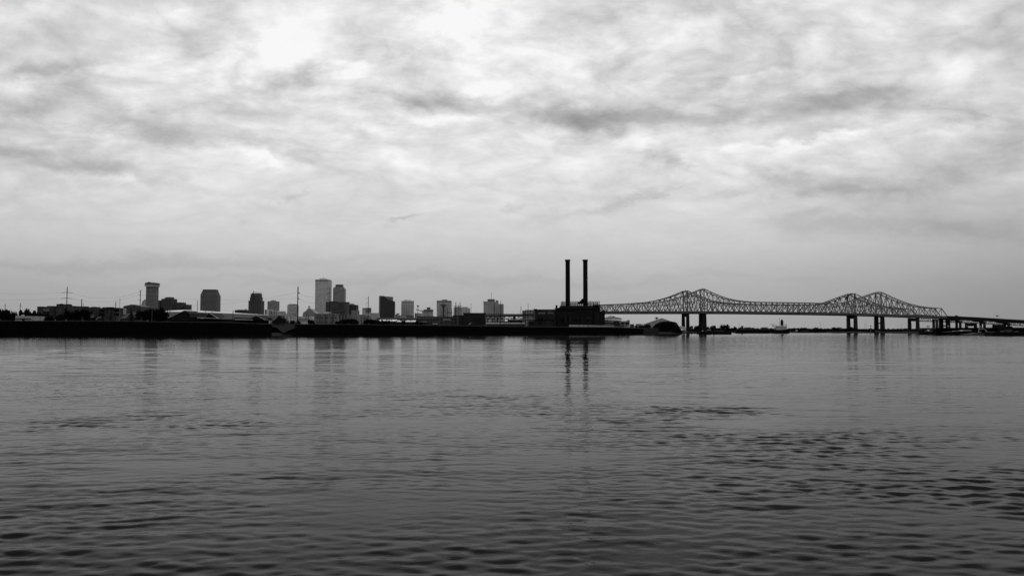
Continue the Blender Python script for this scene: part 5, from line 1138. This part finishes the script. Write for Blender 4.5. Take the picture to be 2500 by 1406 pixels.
# right bank industry
def right_bank():
    Y = 930; t = T('covered_dock', 'very long flat black dock roof on the right bank below the bridge approach', 'dock shed', (X(2400,Y),Y,GZ))
    MB().prism([(X(a,Y),Z(v,Y)) for a,v in ((2283,803.2),(2640,803.2),(2640,798.6),(2400,799.6),(2285,800.2))],Y,Y+40).build('roof', M(6,'dark_sheet_roof'), t)
    for k in range(19): u = 2286+k*12; MB().box(X(u,Y)-.3,X(u,Y)+.3,Y+1,Y+1.6,0,Z(803,Y)).build('column', M(12), t)
    MB().box(X(2284,Y+30),X(2640,Y+30),Y+30,Y+38,0,Z(803,Y+30)).build('back_wall', M(7,'dark_wall'), t)
    t,Y = flat_barge(2252,2318,809.4,815.8,'dark barge with cluttered deck gear left of the big black hull, right bank',7,tuple(('deck_gear',a,a+w,v,809.6,tn,2+(i%3),3) for i,(a,w,v,tn) in enumerate(((2262,5,806.5,44),(2269,3,804.6,110),(2274,6,806,34),(2282,8,807,26),(2292,4,805,40),(2297,3,803.6,120),(2303,6,806,40),(2311,5,807.4,30)))))
    MB().beam((X(2262,Y),Y-.2,Z(808.8,Y)),(X(2292,Y),Y-.2,Z(808.8,Y)),.4).build('side_rail', M(72,'barge_steel'), t)
    Y = 905; t = T('barge','big black hull with a pale deck cover, left of the crane barge','barge',(X(2350,Y),Y,0))
    MB().prism([(X(2320,Y),-.6),(X(2368,Y),-.6),(X(2380,Y),Z(808,Y)),(X(2356,Y),Z(807.6,Y)),(X(2330,Y),Z(808.8,Y)),(X(2312,Y),Z(811,Y))],Y,Y+14).build('hull', M(4,'hull_paint'), t)
    MB().prism([(X(2350,Y+3),Z(807.6,Y)),(X(2374,Y+3),Z(807.4,Y)),(X(2370,Y+3),Z(806,Y)),(X(2351,Y+3),Z(806.2,Y))],Y+3,Y+10).build('deck_cover', M(98,'white_sheet'), t)
    MB().prism([(X(2328,Y+2),Z(809,Y)),(X(2346,Y+2),Z(808,Y)),(X(2344,Y+2),Z(807.2,Y)),(X(2330,Y+2),Z(808,Y))],Y+2,Y+6).build('bow_cover', M(70), t)
    Y = 850; t = T('crane_barge','grey barge carrying a leaning lattice crane boom on the right bank','barge',(X(2400,Y),Y,0))
    MB().prism([(X(2356,Y),-.5),(X(2428,Y),-.5),(X(2430,Y),Z(815,Y)),(X(2416,Y),Z(813.6,Y)),(X(2398,Y),Z(812.6,Y)),(X(2384,Y),Z(813,Y)),(X(2372,Y),Z(815,Y)),(X(2354,Y),Z(816,Y))],Y,Y+10).build('hull', M(34,'barge_steel',scale=.4), t)
    mb = MB()
    for (a,va),(b,vb_) in (((2388,810.5),(2390,803)),((2390,803),(2394,796.5)),((2394,796.5),(2400,802.5)),((2400,802.5),(2406,805)),((2406,805),(2411,812)),((2391,804),(2400,803)),((2403,803.5),(2409,812))): mb.beam((X(a,Y+3),Y+3,Z(va,Y)),(X(b,Y+3),Y+3,Z(vb_,Y)),.55)
    mb.build('crane_boom', M(74,'grey_steel'), t)
    for a,b,v,tn in ((2394,2398,810.2,88),(2412,2424,810.4,62),(2417,2421,812,60),(2423,2426,813.6,110)): MB().box(X(a,Y),X(b,Y),Y+2,Y+5,Z(v+1.2,Y),Z(v,Y)).build('deck_gear', M(tn,'deck_gear'), t)
    Y = 760; t = T('barge','long black moored barge at the far right edge, with a few pale deck marks','barge',(X(2470,Y),Y,0))
    MB().prism([(X(2424,Y),-.6),(X(2620,Y),-.6),(X(2620,Y),Z(809,Y)),(X(2432,Y),Z(809.4,Y)),(X(2424,Y),Z(811,Y))],Y,Y+14).build('hull', M(4,'hull_paint'), t)
    for a,b,v in ((2446,2453,809.2),(2462,2469,809.4),(2476,2488,809.4)): MB().box(X(a,Y),X(b,Y),Y+1,Y+3,Z(v+.5,Y),Z(v-.5,Y)).build('deck_marker', M(100,'white_panel'), t)
    MB().box(X(2466,Y),X(2478,Y),Y+4,Y+9,Z(809.4,Y),Z(804.6,Y)).build('deckhouse', M(24), t)
    Y = 900; building('dock_building','low black building humped above the dock roof near the right edge','building',900,[('wall',M(6),[(2434,2468,797.6,None,14,0),(2446,2456,796,None,10,2),(2462,2472,796.4,None,8,3)])])
    # faint background masts and tanks
    for u,vt,vb,w,tn,lab in ((2265.5,795,803,7,70,'faint grey antenna cluster left of the slim double pier'),(2125.5,794,803,3.6,70,'faint boxy lookout frame behind the trees left of the nearer bridge pier'),(2360,794,800,4,60,'small mushroom shaped floodlight on the long dock roof'),(2315,794.5,800,5,80,'faint rounded tank seen inside the black end pier')):
        Y = 1500; t = T('lookout_mast',lab,'mast',(X(u,Y),Y,GZ))
        MB().beam((X(u,Y),Y,0),(X(u,Y),Y,Z(vt+1,Y)),.5).build('shaft', M(tn), t)
        mb = MB(); mb.box(X(u-w/2,Y),X(u+w/2,Y),Y-.5,Y+1,Z(vt+1.6,Y),Z(vt,Y)); mb.box(X(u-w/3,Y),X(u+w/3,Y),Y-.4,Y+1,Z(vt+3.4,Y),Z(vt+2.4,Y)); mb.build('platform', M(tn), t)
    for i,(u,vt) in enumerate(((2002.5,785),(2111,788),(2114.4,787.5),(2201,790))):
        Y = 2200; t = T('radio_mast', ('very faint thin mast between the ship and the right piers','very faint thin mast left of the boxy lookout frame, left of a pair','very faint thin mast left of the boxy lookout frame, right of a pair','very faint thin mast between the right bridge pier and the arched pier')[i],'mast',(X(u,Y),Y,GZ))
        MB().beam((X(u,Y),Y,0),(X(u,Y),Y,Z(vt,Y)),.5).build('shaft', M(120,'grey_steel'), t)
        MB().beam((X(u-.8,Y),Y,Z(vt+5,Y)),(X(u+.8,Y),Y,Z(vt+5,Y)),.4).build('crossarm', M(120,'grey_steel'), t)
right_bank()
for o in list(bpy.data.objects):
    if '_o' in o: del o['_o']
